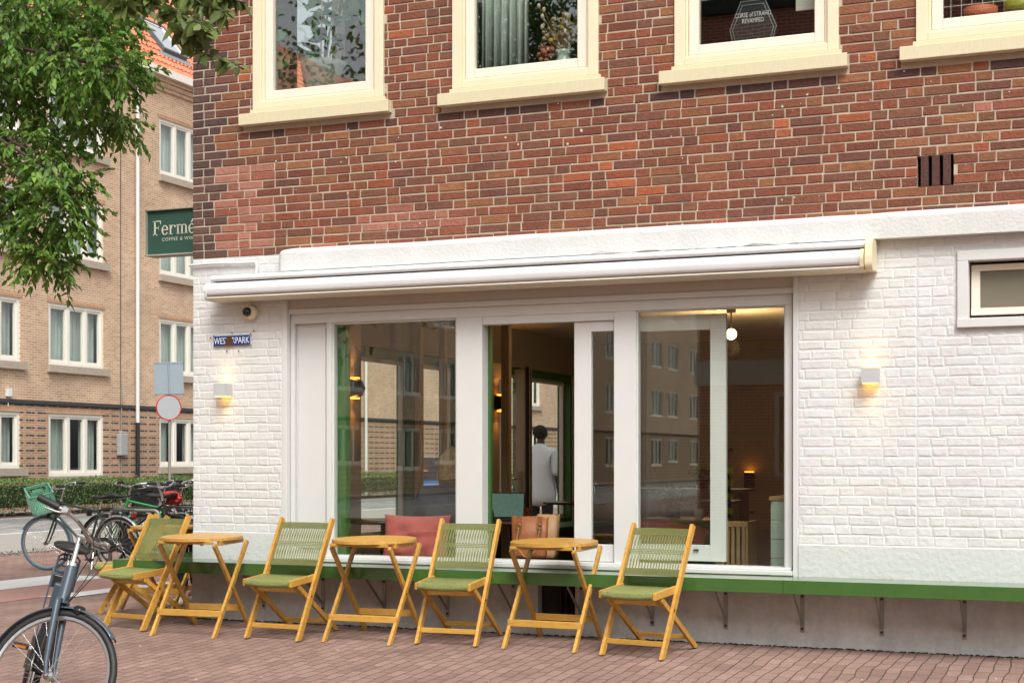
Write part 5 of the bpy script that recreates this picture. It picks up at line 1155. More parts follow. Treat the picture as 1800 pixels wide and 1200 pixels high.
def cafe_table(x, y, r, z, label, m=None):
    t = thing('cafe_table', label, 'table', (x, y, .01), 0, 'round tables inside the cafe')
    MB().lathe([(0, z - .03), (r - .01, z - .03), (r, z - .02), (r, z - .005), (r - .008, z), (0, z)], 32).build('tabletop', m or M_dtop, t)
    MB().lathe([(.0, 0), (.2, 0), (.2, .015), (.03, .03), (.025, z - .03), (0, z - .03)], 16).build('pedestal', M_black, t); return t
cafe_table(.98, 1.42, .36, .74, 'dark round table beside the corner window, left of the red cushion'); cafe_table(2.05, 1.75, .40, .74, 'dark round table carrying the laptop')
cafe_table(1.0, 6.2, .38, .77, 'round table before the far side window, behind the sliding sash'); cafe_table(3.3, 2.7, .40, .74, 'light round table with dark plant pot, in the right window', M_lwood); cafe_table(3.0, 4.9, .42, .74, 'deeper round table behind the potted plant table', M_dtop)
# window seats
ws = thing('window_seat', 'dark green built in seat running under the side windows', 'seat')
B('seat_top', M_greenm, ws, (.32, .85, 5.0, 8.6, .44, .48)); B('seat_front', mat('dark_green', (.015, .03, .015), .5), ws, (.32, .82, 5.0, 8.6, .01, .44))
ws2 = thing('front_seat', 'low dark seat inside along the shop window', 'seat'); B('seat_top', M_dtop, ws2, (1.2, 2.5, .30, .75, .44, .485)); B('seat_front', M_greenm, ws2, (1.2, 2.5, .70, .73, .01, .44))
def cushion(name, label, loc, size, rot, m, piping=False):
    n = 18; mb = MB(); vs = []
    for sgn in (1, -1):
        for j in range(n + 1):
            for i in range(n + 1):
                u = -1 + 2 * i / n; v_ = -1 + 2 * j / n; e = (1 - abs(u) ** 2.6) * (1 - abs(v_) ** 2.6); k = 1 - .07 * (1 - abs(v_) ** 2) * abs(u) ** 3; k2 = 1 - .07 * (1 - abs(u) ** 2) * abs(v_) ** 3
                wr = .012 * math.sin(u * 7 + v_ * 4) * e + .008 * math.sin(v_ * 11 - u * 5) * e
                vs.append((u * k * size[0] / 2, sgn * (size[1] / 2 * max(e, 0) ** .45 + wr), v_ * k2 * size[2] / 2))
    N = (n + 1) ** 2; fs = []
    for s_ in (0, 1):
        for j in range(n):
            for i in range(n):
                q = s_ * N + j * (n + 1) + i; fs.append((q, q + 1, q + n + 2, q + n + 1) if s_ else (q, q + n + 1, q + n + 2, q + 1))
    mb.add(vs, fs, True); o = mb.build(name, m); o.location = loc; o.rotation_euler = rot; return tag(o, label, 'cushion', 'red cushions in the cafe')
M_red = mat('brick_red_fabric', (.42, .085, .075), .9, .15, 5, .4, 150)
cushion('cushion', 'large faded red cushion leaning against the shop window glass', (1.84, .30, .655), (.56, .17, .38), (R(-10), 0, R(3)), M_red)
q = at_d(958, 893, 17.0); cushion('cushion', 'dark red cushion tilted on the green window seat', (.62, q.y - .4, .64), (.42, .15, .42), (R(8), R(35), R(70)), mat('dark_red_fabric', (.22, .03, .035), .9, .15, 5, .4, 150))
q = at_d(1200, 925, 12.2); cushion('cushion', 'red cushion lying low in the right window', (q.x - .1, q.y, .66), (.62, .15, .28), (R(-60), R(6), R(8)), M_red)
# laptop
lt = thing('laptop', 'open black laptop with green screen standing on the round table', 'laptop', (2.02, 1.62, .752), R(14))
B('base', M_black, lt, (-.165, .165, -.11, .11, 0, .014), bevel=.004)
o = B('lid', M_black, lt, (-.165, .165, -.004, .004, 0, .225), bevel=.003); o.location = (0, .11, .014); o.rotation_euler = (R(-14), 0, 0)
o2 = B('screen', mat('screen_green', lin((96, 128, 112)), .3, .35, 25, emit=lin((96, 128, 112)), estr=.25), o, (-.155, .155, -.0065, -.0045, .012, .215))
# leather bag
bg_ = thing('leather_bag', 'tan leather tote bag standing in the open shop window', 'bag', (2.83, .30, .535), R(8)); bg_.scale = (.84, 1, 1.02)
def shell(x0, x1, d0, d1, h, m, name, tilt=0, par=None):
    mb = MB(); vs = []; n = 20; lv = [(0, .94), (.1, 1), (.5, 1.0), (1, 1.03)]
    for (f, k) in lv:
        for i in range(n):
            a = 2 * PI * i / n; cx = (x0 + x1) / 2; hx = (x1 - x0) / 2; sx = abs(math.cos(a)) ** .35 * (1 if math.cos(a) > 0 else -1); sy = abs(math.sin(a)) ** .45 * (1 if math.sin(a) > 0 else -1)
            vs.append((cx + hx * sx * k + tilt * f, d0 + (d1 - d0) * (.5 + .5 * sy * (1 - .45 * f)), h * f + .006 * math.sin(a * 3) * f))
    mb.add(vs, [(r_ * n + i, r_ * n + (i + 1) % n, (r_ + 1) * n + (i + 1) % n, (r_ + 1) * n + i) for r_ in range(3) for i in range(n)] + [tuple(range(n - 1, -1, -1))], True)
    o = mb.build(name, m, par); s = o.modifiers.new('t', 'SOLIDIFY'); s.thickness = .005; return o
M_lea = mat('tan_leather', (.28, .095, .024), .5, .35, 6, .3, 60, col2=(.19, .055, .014)); M_lea2 = mat('pale_leather', (.36, .21, .09), .55, .25, 5, .3, 60)
shell(-.20, .13, -.08, .06, .30, M_lea, 'body', 0, bg_); shell(.0, .20, -.045, .10, .315, M_lea2, 'side_pocket', .02, bg_)
for sx in (-.115, .075):
    mb = MB(); mb.box(sx - .02, sx + .02, -.096, -.084, .235, .305); mb.prism([(sx - .02, .235), (sx + .02, .235), (sx, .17)], -.094, -.086, 'y'); st1 = mb.build('strap_tab', M_lea, bg_)
    mb = MB(); mb.tube([(sx + .017 * math.cos(a), -.10, .235 + .017 * math.sin(a)) for a in [2 * PI * i / 14 for i in range(14)]], .003, 6, closed=True); mb.build('ring', mat('brass', (.5, .35, .12), .3, metal=1), st1)
mb = MB(); mb.tube([(-.115, -.104, .22), (-.13, -.112, .14), (-.115, -.115, .07), (-.06, -.112, .012), (.0, -.112, .02), (.05, -.112, .08), (.075, -.104, .21)], .005, 6); mb.build('handle', M_lea2, bg_)
# glazed inner door standing open, with handle and key box
q0 = at_y(893, 800, 6.3); q1 = at_y(927, 800, 6.3)
dr = thing('glass_door', 'open white framed glass door with lever handle and key box', 'door', (0, 0, 0))
xa, xb, yd = q0.x, q1.x - .015, 6.3
dxs = [(xa - .12, xa - .06, 0, 2.33), (xb - .12, xb, 0, 2.33), (xa - .06, xb - .12, 2.23, 2.33), (xa - .06, xb - .12, .02, .16)]
B('door_frame', mat('door_paint', (.42, .39, .34), .5), dr, *[(a, b, yd - .02, yd + .02, c, d) for a, b, c, d in dxs], bevel=.004)
B('edge', M_black, dr, (xb + .001, xb + .025, yd - .03, yd + .03, .0, 2.36)); B('pane', M_shop, dr, (xa - .06, xb - .12, yd - .004, yd + .002, .16, 2.23))
hz_ = at_y(925, 840, yd).z
hp = B('handle_plate', M_galv, dr, (xb - .09, xb - .045, yd - .035, yd - .021, hz_ - .16, hz_ + .08)); mb = MB(); mb.tube([(xb - .067, yd - .04, hz_), (xb - .067, yd - .075, hz_), (xb - .20, yd - .075, hz_ - .02)], .01, 8); mb.build('lever', M_chrome, hp)
B('key_box', M_black, dr, (xb - .11, xb - .03, yd - .07, yd - .021, hz_ - .34, hz_ - .20), bevel=.012)
B('wall_trim', mat('door_paint', (.42, .39, .34), .5), cafe, (.24, .27, 5.14, 5.74, 2.18, 2.36), (.24, .27, 4.98, 5.14, 0, 2.18))
# objects in the right window
def leafy(label, loc, pot_r, pot_h, n, spread, pm, lc=(.03, .05, .02), name='potted_plant', ll=.06):
    t = thing(name, label, 'plant', loc)
    MB().lathe([(pot_r * .75, 0), (pot_r, pot_h), (pot_r * .92, pot_h), (pot_r * .85, pot_h * .9), (0, pot_h * .88)], 20).build('pot', pm, t)
    P = rng.normal(size=(n, 3)) * np.array([spread, spread, spread * .8]) + np.array([0, 0, pot_h + spread]); leaves('leaves', leaf_mat('pot_leaf', (1, 1, 1), .15), t, P, rng.normal(size=(n, 3)) + np.array([0, 0, .2]), ll, ll * .5, np.tile(lc, (n, 1)) * rng.uniform(.7, 1.3, (n, 1)))
    mb = MB()
    for i in range(8): a = i * .8; mb.tube([(0, 0, pot_h * .8), (spread * .6 * math.cos(a), spread * .6 * math.sin(a), pot_h + spread)], .003, 5, False)
    mb.build('stems', M_bark, t); return t
leafy('dark pot with dark leaves on the light round table', (3.22, 2.62, .75), .085, .13, 120, .06, M_black)
leafy('small dark potted plant on the grey counter behind', (3.12, 4.0, .95), .06, .12, 90, .05, M_black)
B('counter_back', mat('counter_grey', (.26, .28, .27), .6), cafe, (2.3, 3.5, 3.9, 4.3, .01, .95), (2.25, 3.55, 3.85, 4.35, .95, .985))
tl = thing('tiled_counter', 'pale green tiled counter end behind the right window pane', 'counter'); q = at_y(1357, 880, .32)
mb = MB()
for i in range(7):
    for j in range(8):
        x = q.x + .002 + j * .15 - (i % 2) * .0; z = .03 + i * .136
        mb.box(x, min(x + .147, q.x + 1.2), .318, .33, z, z + .133)
        mb.box(q.x - .012, q.x, .332 + j * .14, .332 + j * .14 + .137, z, z + .133)
mb.build('tile', mat('mint_tile', (.42, .52, .45), .12, .1, 3), tl, .003); B('counter_body', mat('grout', (.4, .45, .4), .8), tl, (q.x, q.x + 1.2, .33, 1.4, .012, .98)); B('counter_top', M_lwood, tl, (q.x - .02, q.x + 1.22, .31, 1.42, .982, 1.01), bevel=.004)
bt = thing('flower_bottle', 'dark wine bottle holding dried flowers near the right pane', 'bottle', (0, 0, 0)); q = at_d(1276, 879, 12.4)
MB().lathe([(0, 0), (.036, 0), (.038, .02), (.038, .16), (.03, .20), (.014, .235), (.013, .30), (.016, .305), (.0, .305)], 20, tuple(q)).build('bottle', mat('bottle_glass', (.012, .02, .022), .08), bt)
mb = MB()
for i in range(7): a = i * .9; mb.tube([(q.x, q.y, q.z + .2), (q.x + .01 * math.cos(a), q.y, q.z + .32), (q.x + .05 * math.cos(a), q.y + .03 * math.sin(a), q.z + .40 + .01 * (i % 3))], .0025, 5); mb.ball((q.x + .05 * math.cos(a), q.y + .03 * math.sin(a), q.z + .41 + .01 * (i % 3)), .013, 8, 6)
mb.build('dried_flowers', M_bark, bt)
sd_ = thing('side_shelf', 'slim wooden shelf table carrying the flower bottle', 'shelf'); B('top', M_dtop, sd_, (q.x - .22, q.x + .1, q.y - .15, q.y + .15, q.z - .025, q.z)); B('leg', M_dtop, sd_, (q.x - .03, q.x + .03, q.y - .03, q.y + .03, .01, q.z - .025))
cr = thing('wooden_crate', 'slatted wooden crate on the cafe floor beside the tiled counter', 'crate', (0, 0, 0)); q = at_d(1283, 985, 11.3)
mb = MB()
for i in range(6): mb.box(q.x - .11 + i * .04, q.x - .085 + i * .04, q.y, q.y + .012, .46, .80)
mb.box(q.x - .12, q.x + .13, q.y - .004, q.y + .016, .77, .81); mb.box(q.x - .12, q.x + .13, q.y - .004, q.y + .016, .44, .47); mb.box(q.x + .12, q.x + .135, q.y, q.y + .3, .44, .81); mb.box(q.x - .12, q.x + .13, q.y, q.y + .3, .01, .44); mb.build('slats', M_lwood, cr)
cp = thing('white_cup', 'small white cup beside the plant on the light round table', 'cup', (3.48, 2.55, .74)); MB().lathe([(.03, 0), (.042, .04), (.045, .10), (.04, .10), (.036, .02), (0, .015)], 20).build('cup', M_fwhite, cp)
pl = tag(MB().lathe([(0, 0), (.08, 0), (.12, .015), (.118, .02), (.08, .006), (0, .006)], 24, (3.16, 2.45, .741)).build('plate', M_fwhite), 'pale plate on the light round table', 'plate')

# ---------------------------------------------------------------- behind the upper windows
pz = 4.09
rp = thing('rubber_plant', 'potted rubber plant tied to canes behind the left upper window', 'plant', (1.06, .24, .05))
MB().lathe([(.12, 3.97), (.18, 4.31), (.187, 4.35), (.16, 4.35), (.15, 4.3), (0, 4.3)], 24).build('pot', mat('grey_pot', (.22, .25, .21), .7, .2, 6), rp)
mb = MB()
for i in range(5): mb.tube([(-.03 + i * .02, 0, 4.25), (-.02 + i * .07, .02, 5.2)], .005, 6)
mb.build('cane', mat('cane', (.42, .30, .12), .6), rp)
nl = 46; P = []; D = []
for i in range(nl): z = 4.4 + 1.2 * rng.random(); a = rng.uniform(0, 6.28); P.append((.05 * math.cos(a) + (z - 4.4) * .12, .03, z)); D.append((math.cos(a) * 1.2, -.4 * abs(math.sin(a)) - .1, rng.uniform(-.3, .5)))
for i in range(22): a = rng.uniform(0, 6.28); r_ = rng.uniform(0, .28); P.append((-.1 + r_ * math.cos(a), -.08, 4.75 + 1.6 * r_ * math.sin(a))); D.append((math.cos(a), -.25, math.sin(a)))
for i in range(10): a = i * .63; P.append((.36, -.02, 4.72)); D.append((math.cos(a), -.3, math.sin(a)))
leaves('leaves', leaf_mat('pot_leaf', (1, 1, 1), .15), rp, np.array(P), np.array(D), .17, .095, np.tile((.05, .17, .05), (len(P), 1)), .12, .1)
mb = MB(); mb.tube([(0, 0, 4.3), (.05, 0, 4.6), (.30, -.02, 4.75), (.36, -.02, 4.72)], .006, 6); mb.tube([(0, 0, 4.3), (.03, .02, 4.9), (.12, .03, 5.6)], .008, 6); mb.build('stem', M_bark, rp)
B('sill_board', M_fwhite, cafe, (.3, 13.5, .12, .30, 3.98, 4.02))
mb = MB(); vs = []; n_ = 44
for i in range(n_ + 1):
    x = 2.42 + .38 * i / n_; y = .26 + .035 * math.sin(i * .85) + .01 * math.sin(i * 2.2); vs += [(x, y, 4.03), (x, y, 5.75)]
mb.add(vs, [(2 * i, 2 * i + 2, 2 * i + 3, 2 * i + 1) for i in range(n_)], True); o = mb.build('curtain', mat('pale_curtain', (.60, .68, .62), .9, .1, 3, .3, 200)); s_ = o.modifiers.new('t', 'SOLIDIFY'); s_.thickness = .002; tag(o, 'pale grey green curtain behind the second upper window', 'curtain')
vz = thing('flower_vase', 'ruffled pale vase of dried flowers in the second upper window', 'vase', (3.10, .20, 4.06))
MB().lathe([(.045, 0), (.04, .02), (.075, .09), (.07, .13), (.045, .17), (.055, .2), (.065, .22), (.055, .215), (.04, .17), (0, .16)], 20).build('vase', mat('mint_glaze', (.50, .58, .50), .2, .3, 30), vz)
mb = MB(); heads = {'straw': [], 'yellow': [], 'pink': [], 'seed': []}
for i in range(90):
    a = rnd.uniform(0, 6.28); sp = rnd.uniform(0, .17) ** 1; h = rnd.uniform(.33, .50) - sp * .3; x = sp * math.cos(a); y = sp * math.sin(a) * .5; mb.tube([(0, 0, .19), (x * .6, y * .6, .30), (x, y, h)], .0022, 4, False)
    heads['yellow' if i % 15 == 0 else 'seed' if i % 11 == 0 else 'straw'].append((x, y, h, rnd.uniform(.010, .019)))
for i in range(26): heads['pink'].append((-.13 + rnd.gauss(0, .04), rnd.gauss(0, .03), .23 + rnd.gauss(0, .04), rnd.uniform(.012, .022)))
for i in range(7): heads['seed'].append((rnd.choice((-.18, -.15, .10, .14)) + rnd.gauss(0, .012), -.02, .48 + rnd.gauss(0, .035), .014)); h_ = heads['seed'][-1]; mb.tube([(0, 0, .2), (h_[0] * .5, 0, .36), h_[:3]], .0018, 4, False)
mb.build('stems', mat('straw', (.34, .22, .09), .8), vz)
for k_, c_ in (('straw', (.42, .30, .16)), ('yellow', (.65, .36, .02)), ('pink', (.48, .15, .09)), ('seed', (.60, .54, .34))):
    mb = MB()
    for (x, y, z, r_) in heads[k_]: mb.ball((x, y, z), (r_, r_, r_ * (1.5 if k_ == 'seed' else 1)), 7, 5)
    mb.build(k_ + '_flowers' if k_ != 'seed' else 'seed_heads', mat('fl_' + k_, c_, .8, .3, 60, .5, 80), vz)
# coffin-shaped box
cb = thing('coffin_box', 'dark coffin shaped game box with white lettering in the third upper window', 'box', (4.53, .18, 4.02))
hexo = [(-.09, .03), (.09, .03), (.15, .30), (.08, .49), (-.08, .49), (-.15, .30)]
hexo = [(-.10, .0), (.10, .0), (.165, .26), (.085, .45), (-.085, .45), (-.165, .26)]
mb = MB(); mb.prism(hexo, -.03, .03, 'y'); mb.build('box', mat('box_black', (.02, .022, .02), .35, .3, 20), cb, .003)
mb = MB()
for k in (1.0, .88):
    pts = [(x * k, -.033, .225 + (z - .225) * k) for x, z in hexo]; mb.tube(pts, .003, 6, closed=True)
mb.build('edge_line', mat('silver_line', (.30, .32, .33), .35), cb)
mb = MB()
for i in range(40): a = rnd.uniform(0, 6.28); r_ = rnd.uniform(0, .075); s = rnd.uniform(.006, .018); x, z = r_ * math.cos(a), .14 + r_ * math.sin(a) * 1.1; mb.prism([(x - s, z), (x, z - s * .6), (x + s * .7, z + s * .3), (x - s * .2, z + s)], -.0325 - .0003 * (i % 6), -.031, 'y')
mb.build('artwork', mat('art_grey', (.13, .14, .16), .5, .7, 35, col2=(.03, .04, .07)), cb)
M_w = mat('print_white', (.8, .8, .78), .5)
for s_, z in (('CURSE of STRAHD', .34), ('REVAMPED', .298)): text('lettering', s_, .044, M_w, Matrix.LocRotScale(Vector((0, -.034, z)), Matrix.Rotation(R(90), 3, 'X').to_quaternion(), Vector((.72, 1, 1))), cb, .0005, 1, 'CENTER')
ap_ = thing('flat_carton', 'white folded carton at the right side of the third upper window', 'box', (4.96, .2, 4.02)); B('carton', M_fwhite, ap_, (-.09, .0, 0, .02, .0, .17)); B('flap', M_fwhite, ap_, (-.14, .0, 0, .02, .36, .55))
def fpot(x, r_, h, m, label, y=.2):
    t = thing('flower_pot', label, 'pot', (x, y, 4.02), 0, 'flower pots in the right upper window'); MB().lathe([(r_ * .72, 0), (r_ * .93, h * .68), (r_ * 1.02, h * .69), (r_ * 1.05, h), (r_ * .9, h), (r_ * .85, h * .8), (0, h * .78)], 28).build('pot', m, t)
    MB().lathe([(0, h * .79), (r_ * .8, h * .79)], 16).build('soil', M_bark, t)
M_terra = mat('terracotta_pot', (.58, .15, .07), .6, .1, 8); M_lime2 = mat('lime_pot', (.33, .34, .02), .45, .1, 8)
fpot(6.05, .105, .235, M_terra, 'orange terracotta flower pot in the right upper window'); fpot(6.30, .10, .26, M_lime2, 'lime green flower pot beside the orange one', .22); fpot(5.87, .07, .10, M_terra, 'low orange dish pot at the left of the same window')
mb = MB()
for z in (4.12, 4.22, 4.32): mb.tube([(5.75, .3, z), (6.6, .3, z)], .003, 5)
for x in fr(5.78, 6.6, 12): mb.tube([(x, .3, 4.02), (x, .3, 4.40)], .0025, 5)
tag(mb.build('wire_rack', M_fwhite), 'thin white wire rack behind the flower pots', 'rack')

# ---------------------------------------------------------------- people
def skinned(name, par, m, chains, sub=2, root=0):
    """chains: list of polylines [(x,y,z,r)...]; points that coincide are welded"""
    vs = []; rs = []; es = []; idx = {}
    def vi(p):
        k = (round(p[0], 4), round(p[1], 4), round(p[2], 4))
        if k not in idx: idx[k] = len(vs); vs.append(p[:3]); rs.append(p[3])
        return idx[k]
    for c in chains:
        ii = [vi(p) for p in c]; es += [(a, b) for a, b in zip(ii, ii[1:]) if a != b]
    me = bpy.data.meshes.new(name); me.from_pydata(vs, es, []); o = bpy.data.objects.new(name, me); C.objects.link(o); o.parent = par
    s = o.modifiers.new('skin', 'SKIN'); me.materials.append(m)
    if not me.skin_vertices: me.skin_vertices.new() if hasattr(me.skin_vertices, 'new') else None
    return o, rs
def finish_skin(o, rs, sub=2):
    bpy.context.view_layer.objects.active = o
    if not o.data.skin_vertices:
        bm = bmesh.new(); bm.from_mesh(o.data); bm.verts.layers.skin.verify(); bm.to_mesh(o.data); bm.free()
    sv = o.data.skin_vertices[0].data
    for i, r_ in enumerate(rs):
        rr = r_ if isinstance(r_, tuple) else (r_, r_); sv[i].radius = rr; sv[i].use_root = (i == 0)
    o.modifiers['skin'].use_smooth_shade = True
    s = o.modifiers.new('sub', 'SUBSURF'); s.levels = sub; s.render_levels = sub; return o
def body_part(name, par, m, chains, sub=2):
    o, rs = skinned(name, par, m, chains); return finish_skin(o, rs, sub)
def hand(w, d, side, curl=.5):
    """five finger chains from wrist point w, pointing along d (unit), thumb towards side"""
    w = Vector(w); d = Vector(d).normalized(); sd2 = Vector(side).normalized(); n = d.cross(sd2)
    palm = w + d * .05; ch = [[(*w, .022), (*palm, .026)]]
    for k, (o_, L_) in enumerate(((.030, .070), (.011, .078), (-.009, .072), (-.028, .056))):
        b = palm + d * .045 + sd2 * o_; f1 = b + d * L_ * .5 + n * .008 * curl; f2 = b + d * L_ * .85 + n * .035 * curl; f3 = b + d * L_ + n * .06 * curl
        ch.append([(*palm, .026), (*b, .010), (*f1, .009), (*f2, .008), (*f3, .0075)])
    t0 = w + d * .02 + sd2 * .03; t1 = w + d * .055 + sd2 * .055; t2_ = w + d * .085 + sd2 * .058 + n * .015; ch.append([(*w, .022), (*t0, .012), (*t1, .011), (*t2_, .009)])
    return ch
def head_chain(c, f=(0, 1, 0)):
    c = Vector(c); f = Vector(f)
    return [[(*(c - Vector((0, 0, .10)) - f * .02), .052), (*(c + f * .008 - Vector((0, 0, .035))), (.072, .085)), (*(c - f * .005 + Vector((0, 0, .045))), (.078, .098)), (*(c - f * .01 + Vector((0, 0, .095))), .06)],
            [(*(c + f * .008 - Vector((0, 0, .035))), (.072, .085)), (*(c + f * .055 - Vector((0, 0, .085))), .028)]]
def face(par, c, f, skin):
    c = Vector(c); f = Vector(f).normalized(); s = f.cross(Vector((0, 0, 1)))
    mb = MB(); mb.ball(tuple(c + f * .095 - Vector((0, 0, .015))), (.014, .014, .022), 8, 6)
    for k in (-1, 1): mb.ball(tuple(c + s * k * .08 - Vector((0, 0, .01))), (.012, .018, .03), 8, 6)
    mb.build('nose_and_ears', skin, par)
    mb = MB()
    for k in (-1, 1): mb.ball(tuple(c + f * .083 + s * k * .031 + Vector((0, 0, .015))), .011, 8, 6)
    mb.build('eyes', M_blackg, par); mb = MB(); mb.ball(tuple(c + f * .085 - Vector((0, 0, .055))), (.022, .008, .006), 8, 5); mb.build('mouth', mat('lip', (.3, .08, .06), .6), par)
M_skd = mat('dark_skin', (.085, .042, .024), .5, .15, 6); M_skl = mat('light_skin', (.50, .28, .19), .5, .1, 6)
# man in white tunic, outside beyond the far side window, seen from behind
pm = thing('person', 'person in loose white tunic standing outside beyond the far window, seen from behind', 'person', (-1.07, 10.35, -.04), R(-12)); pm.scale = (1.16, 1.1, 1.03)
for n_, ch in (('body', [[(0, 0, .95, .13), (0, 0, 1.12, .12), (0, .0, 1.32, (.15, .10)), (0, 0, 1.44, .07), (0, .01, 1.50, .05), (0, .02, 1.56, .052)], [(0, .02, 1.56, .052), (0, .035, 1.60, (.072, .085)), (0, .02, 1.67, .08), (0, .015, 1.70, .055)],
     [(0, 0, 1.32, (.15, .10)), (-.19, 0, 1.36, .055), (-.24, .0, 1.08, .042), (-.22, .06, .86, .030)], [(0, 0, 1.32, (.15, .10)), (.19, 0, 1.36, .055), (.25, .0, 1.08, .042), (.24, .06, .86, .030)],
     [(0, 0, .95, .13), (-.10, 0, .86, .085), (-.10, .02, .48, .055), (-.10, 0, .08, .038), (-.10, .12, .035, .035)], [(0, 0, .95, .13), (.10, 0, .86, .085), (.10, .02, .48, .055), (.10, 0, .08, .038), (.10, .12, .035, .035)]]
     + [[(-.22, .06, .86, .030)] + c[0][1:] if i == 0 else c for i, c in enumerate([])]),):
    hl = hand((-.22, .06, .86), (0.05, .1, -1), (.3, 1, 0)); hr = hand((.24, .06, .86), (-.05, .1, -1), (-.3, 1, 0))
    body_part(n_, pm, M_skd, ch + hl + hr)
body_part('tunic', pm, mat('white_linen', (.88, .9, .92), .85, .1, 5, .5, 12, stretch=(1, 1, .3)), [[(0, 0, .58, (.26, .18)), (0, 0, .80, (.24, .165)), (0, 0, 1.10, (.21, .145)), (0, 0, 1.34, (.19, .125)), (0, .0, 1.46, (.085, .075)), (0, .01, 1.49, (.065, .06))],
    [(0, 0, 1.34, (.19, .125)), (-.20, 0, 1.36, .075), (-.245, 0, 1.15, .075), (-.255, .01, 1.02, .078)], [(0, 0, 1.34, (.19, .125)), (.20, 0, 1.36, .075), (.255, 0, 1.15, .075), (.262, .01, 1.02, .078)]])
body_part('trousers', pm, mat('dark_cloth', (.02, .022, .03), .85), [[(0, 0, .95, .14), (-.10, 0, .84, .10), (-.10, .02, .48, .075), (-.10, 0, .10, .062)], [(0, 0, .95, .14), (.10, 0, .84, .10), (.10, .02, .48, .075), (.10, 0, .10, .062)]])
face(pm, (0, .03, 1.62), (0, 1, 0), M_skd)
mb = MB(); mb.ball((0, .0, 1.655), (.095, .105, .10), 18, 12); mb.build('hair', mat('black_hair', (.015, .012, .01), .8, .3, 80, 1, 120), pm)
# seated woman at the window, back to us
pw = thing('person', 'seated person with blond hair and dark jacket, back to the shop window', 'person', (2.02, .52, 0), R(6))
sh = [[(0, .02, .56, (.16, .13)), (0, .03, .74, (.13, .10)), (0, .05, .93, (.15, .10)), (0, .05, 1.05, .075), (0, .055, 1.12, .05), (0, .07, 1.18, .055)], [(0, .07, 1.18, .055), (0, .085, 1.24, (.075, .088)), (0, .07, 1.31, .085), (0, .065, 1.35, .06)],
      [(0, .05, .93, (.15, .10)), (-.18, .05, .99, .055), (-.25, .14, .80, .042), (-.16, .38, .79, .032)], [(0, .05, .93, (.15, .10)), (.18, .05, .99, .055), (.25, .14, .80, .042), (.10, .38, .79, .032)],
      [(0, .02, .56, (.16, .13)), (-.10, .12, .57, .085), (-.11, .52, .56, .06), (-.11, .54, .12, .045), (-.11, .66, .05, .035)], [(0, .02, .56, (.16, .13)), (.10, .12, .57, .085), (.11, .52, .56, .06), (.11, .54, .12, .045), (.11, .66, .05, .035)]]
body_part('body', pw, M_skl, sh + hand((-.16, .38, .79), (.3, 1, -.05), (1, -.3, 0)) + hand((.10, .38, .79), (-.1, 1, -.05), (-1, -.1, 0)))
M_jk = mat('dark_jacket', (.012, .013, .022), .8, .2, 8, .5, 20)
body_part('jacket', pw, M_jk, [[(0, .02, .50, (.19, .16)), (0, .03, .70, (.18, .135)), (0, .05, .92, (.19, .125)), (0, .05, 1.06, (.10, .08)), (0, .055, 1.10, .062)], [(0, .05, .92, (.19, .125)), (-.20, .05, .98, .105), (-.265, .13, .80, .09), (-.19, .33, .80, .055)], [(0, .05, .92, (.19, .125)), (.20, .05, .98, .105), (.265, .13, .80, .09), (.13, .33, .80, .055)]])
body_part('trousers', pw, MATS['dark_cloth'], [[(0, .02, .56, (.18, .14)), (-.10, .14, .575, .10), (-.11, .52, .565, .075), (-.11, .54, .14, .06)], [(0, .02, .56, (.18, .14)), (.10, .14, .575, .10), (.11, .52, .565, .075), (.11, .54, .14, .06)]])
face(pw, (0, .08, 1.26), (0, 1, 0), M_skl)
mb = MB(); vs = []; n_ = 26
for i in range(13):
    f_ = i / 12; z = 1.375 - .26 * f_; rr_ = .105 * math.sin(min(f_ * 2.0, 1) * PI / 2) * (1 - .12 * max(f_ - .5, 0) * 2) + .004
    for k in range(n_):
        a = 2 * PI * k / n_; q_ = 1 + .06 * math.sin(a * 7 + i * .7) + .03 * math.sin(a * 13); yy = math.sin(a) * rr_ * 1.05 * q_
        if yy > .03 and f_ > .3: yy = .03
        vs.append((math.cos(a) * rr_ * q_, .06 + yy, z + .006 * math.sin(a * 5)))
mb.add(vs, [(i * n_ + k, i * n_ + (k + 1) % n_, (i + 1) * n_ + (k + 1) % n_, (i + 1) * n_ + k) for i in range(12) for k in range(n_)] + [tuple(range(n_))], True); mb.build('hair', mat('blond_hair', (.36, .23, .10), .55, .6, 30, .8, 90, stretch=(6, 6, .6), col2=(.14, .08, .035)), pw)
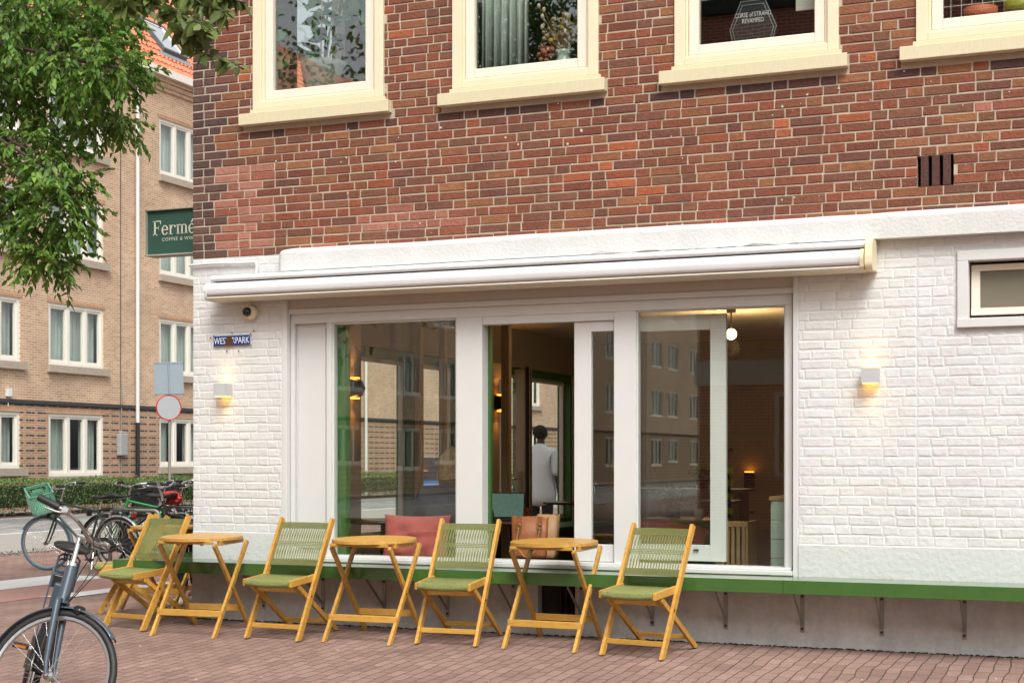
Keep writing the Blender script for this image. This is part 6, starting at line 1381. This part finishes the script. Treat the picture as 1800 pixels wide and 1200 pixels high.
# person on the side bench, mostly hidden by the corner
pb = thing('person', 'person in dark clothes on the side bench, mostly hidden by the corner', 'person', (-.38, 1.15, 0), R(90))
B0 = [[(0, .0, .58, (.16, .13)), (0, -.01, .76, (.14, .10)), (0, .0, .96, (.15, .10)), (0, .0, 1.10, .07), (0, .01, 1.16, .05), (0, .03, 1.22, .055)], [(0, .03, 1.22, .055), (0, .045, 1.28, (.075, .088)), (0, .03, 1.35, .085)],
      [(0, .0, .96, (.15, .10)), (-.19, .0, 1.02, .055), (-.22, .05, .78, .042), (-.10, .25, .66, .032)], [(0, .0, .96, (.15, .10)), (.19, .0, 1.02, .055), (.22, .05, .78, .042), (.10, .25, .66, .032)],
      [(0, .0, .58, (.16, .13)), (-.10, .10, .58, .085), (-.12, .46, .55, .06), (-.12, .44, .10, .045), (-.12, .54, .02, .035)], [(0, .0, .58, (.16, .13)), (.10, .10, .58, .085), (.12, .46, .55, .06), (.12, .44, .10, .045), (.12, .54, .02, .035)]]
body_part('body', pb, M_skl, B0 + hand((-.10, .25, .66), (.2, 1, -.3), (1, -.2, 0)) + hand((.10, .25, .66), (-.2, 1, -.3), (-1, -.2, 0)))
body_part('jacket', pb, M_jk, [[(0, .0, .52, (.18, .15)), (0, -.01, .74, (.17, .13)), (0, .0, .96, (.18, .12)), (0, .0, 1.11, (.09, .075))], [(0, .0, .96, (.18, .12)), (-.2, 0, 1.0, .08), (-.235, .05, .80, .065), (-.13, .21, .68, .05)], [(0, .0, .96, (.18, .12)), (.2, 0, 1.0, .08), (.235, .05, .80, .065), (.13, .21, .68, .05)]])
body_part('trousers', pb, MATS['dark_cloth'], [[(0, 0, .58, (.17, .14)), (-.10, .10, .585, .10), (-.12, .46, .56, .078), (-.12, .45, .12, .065)], [(0, 0, .58, (.17, .14)), (.10, .10, .585, .10), (.12, .46, .56, .078), (.12, .45, .12, .065)]])
face(pb, (0, .04, 1.30), (0, 1, 0), M_skl); mb = MB(); mb.ball((0, .0, 1.335), (.10, .105, .10), 16, 10); mb.build('hair', MATS['black_hair'], pb)
for s in (-.12, .12): body_part('shoe', pb, M_fwhite, [[(s, .41, .02, .05), (s, .50, .01, .048), (s, .60, -.005, .038)]])
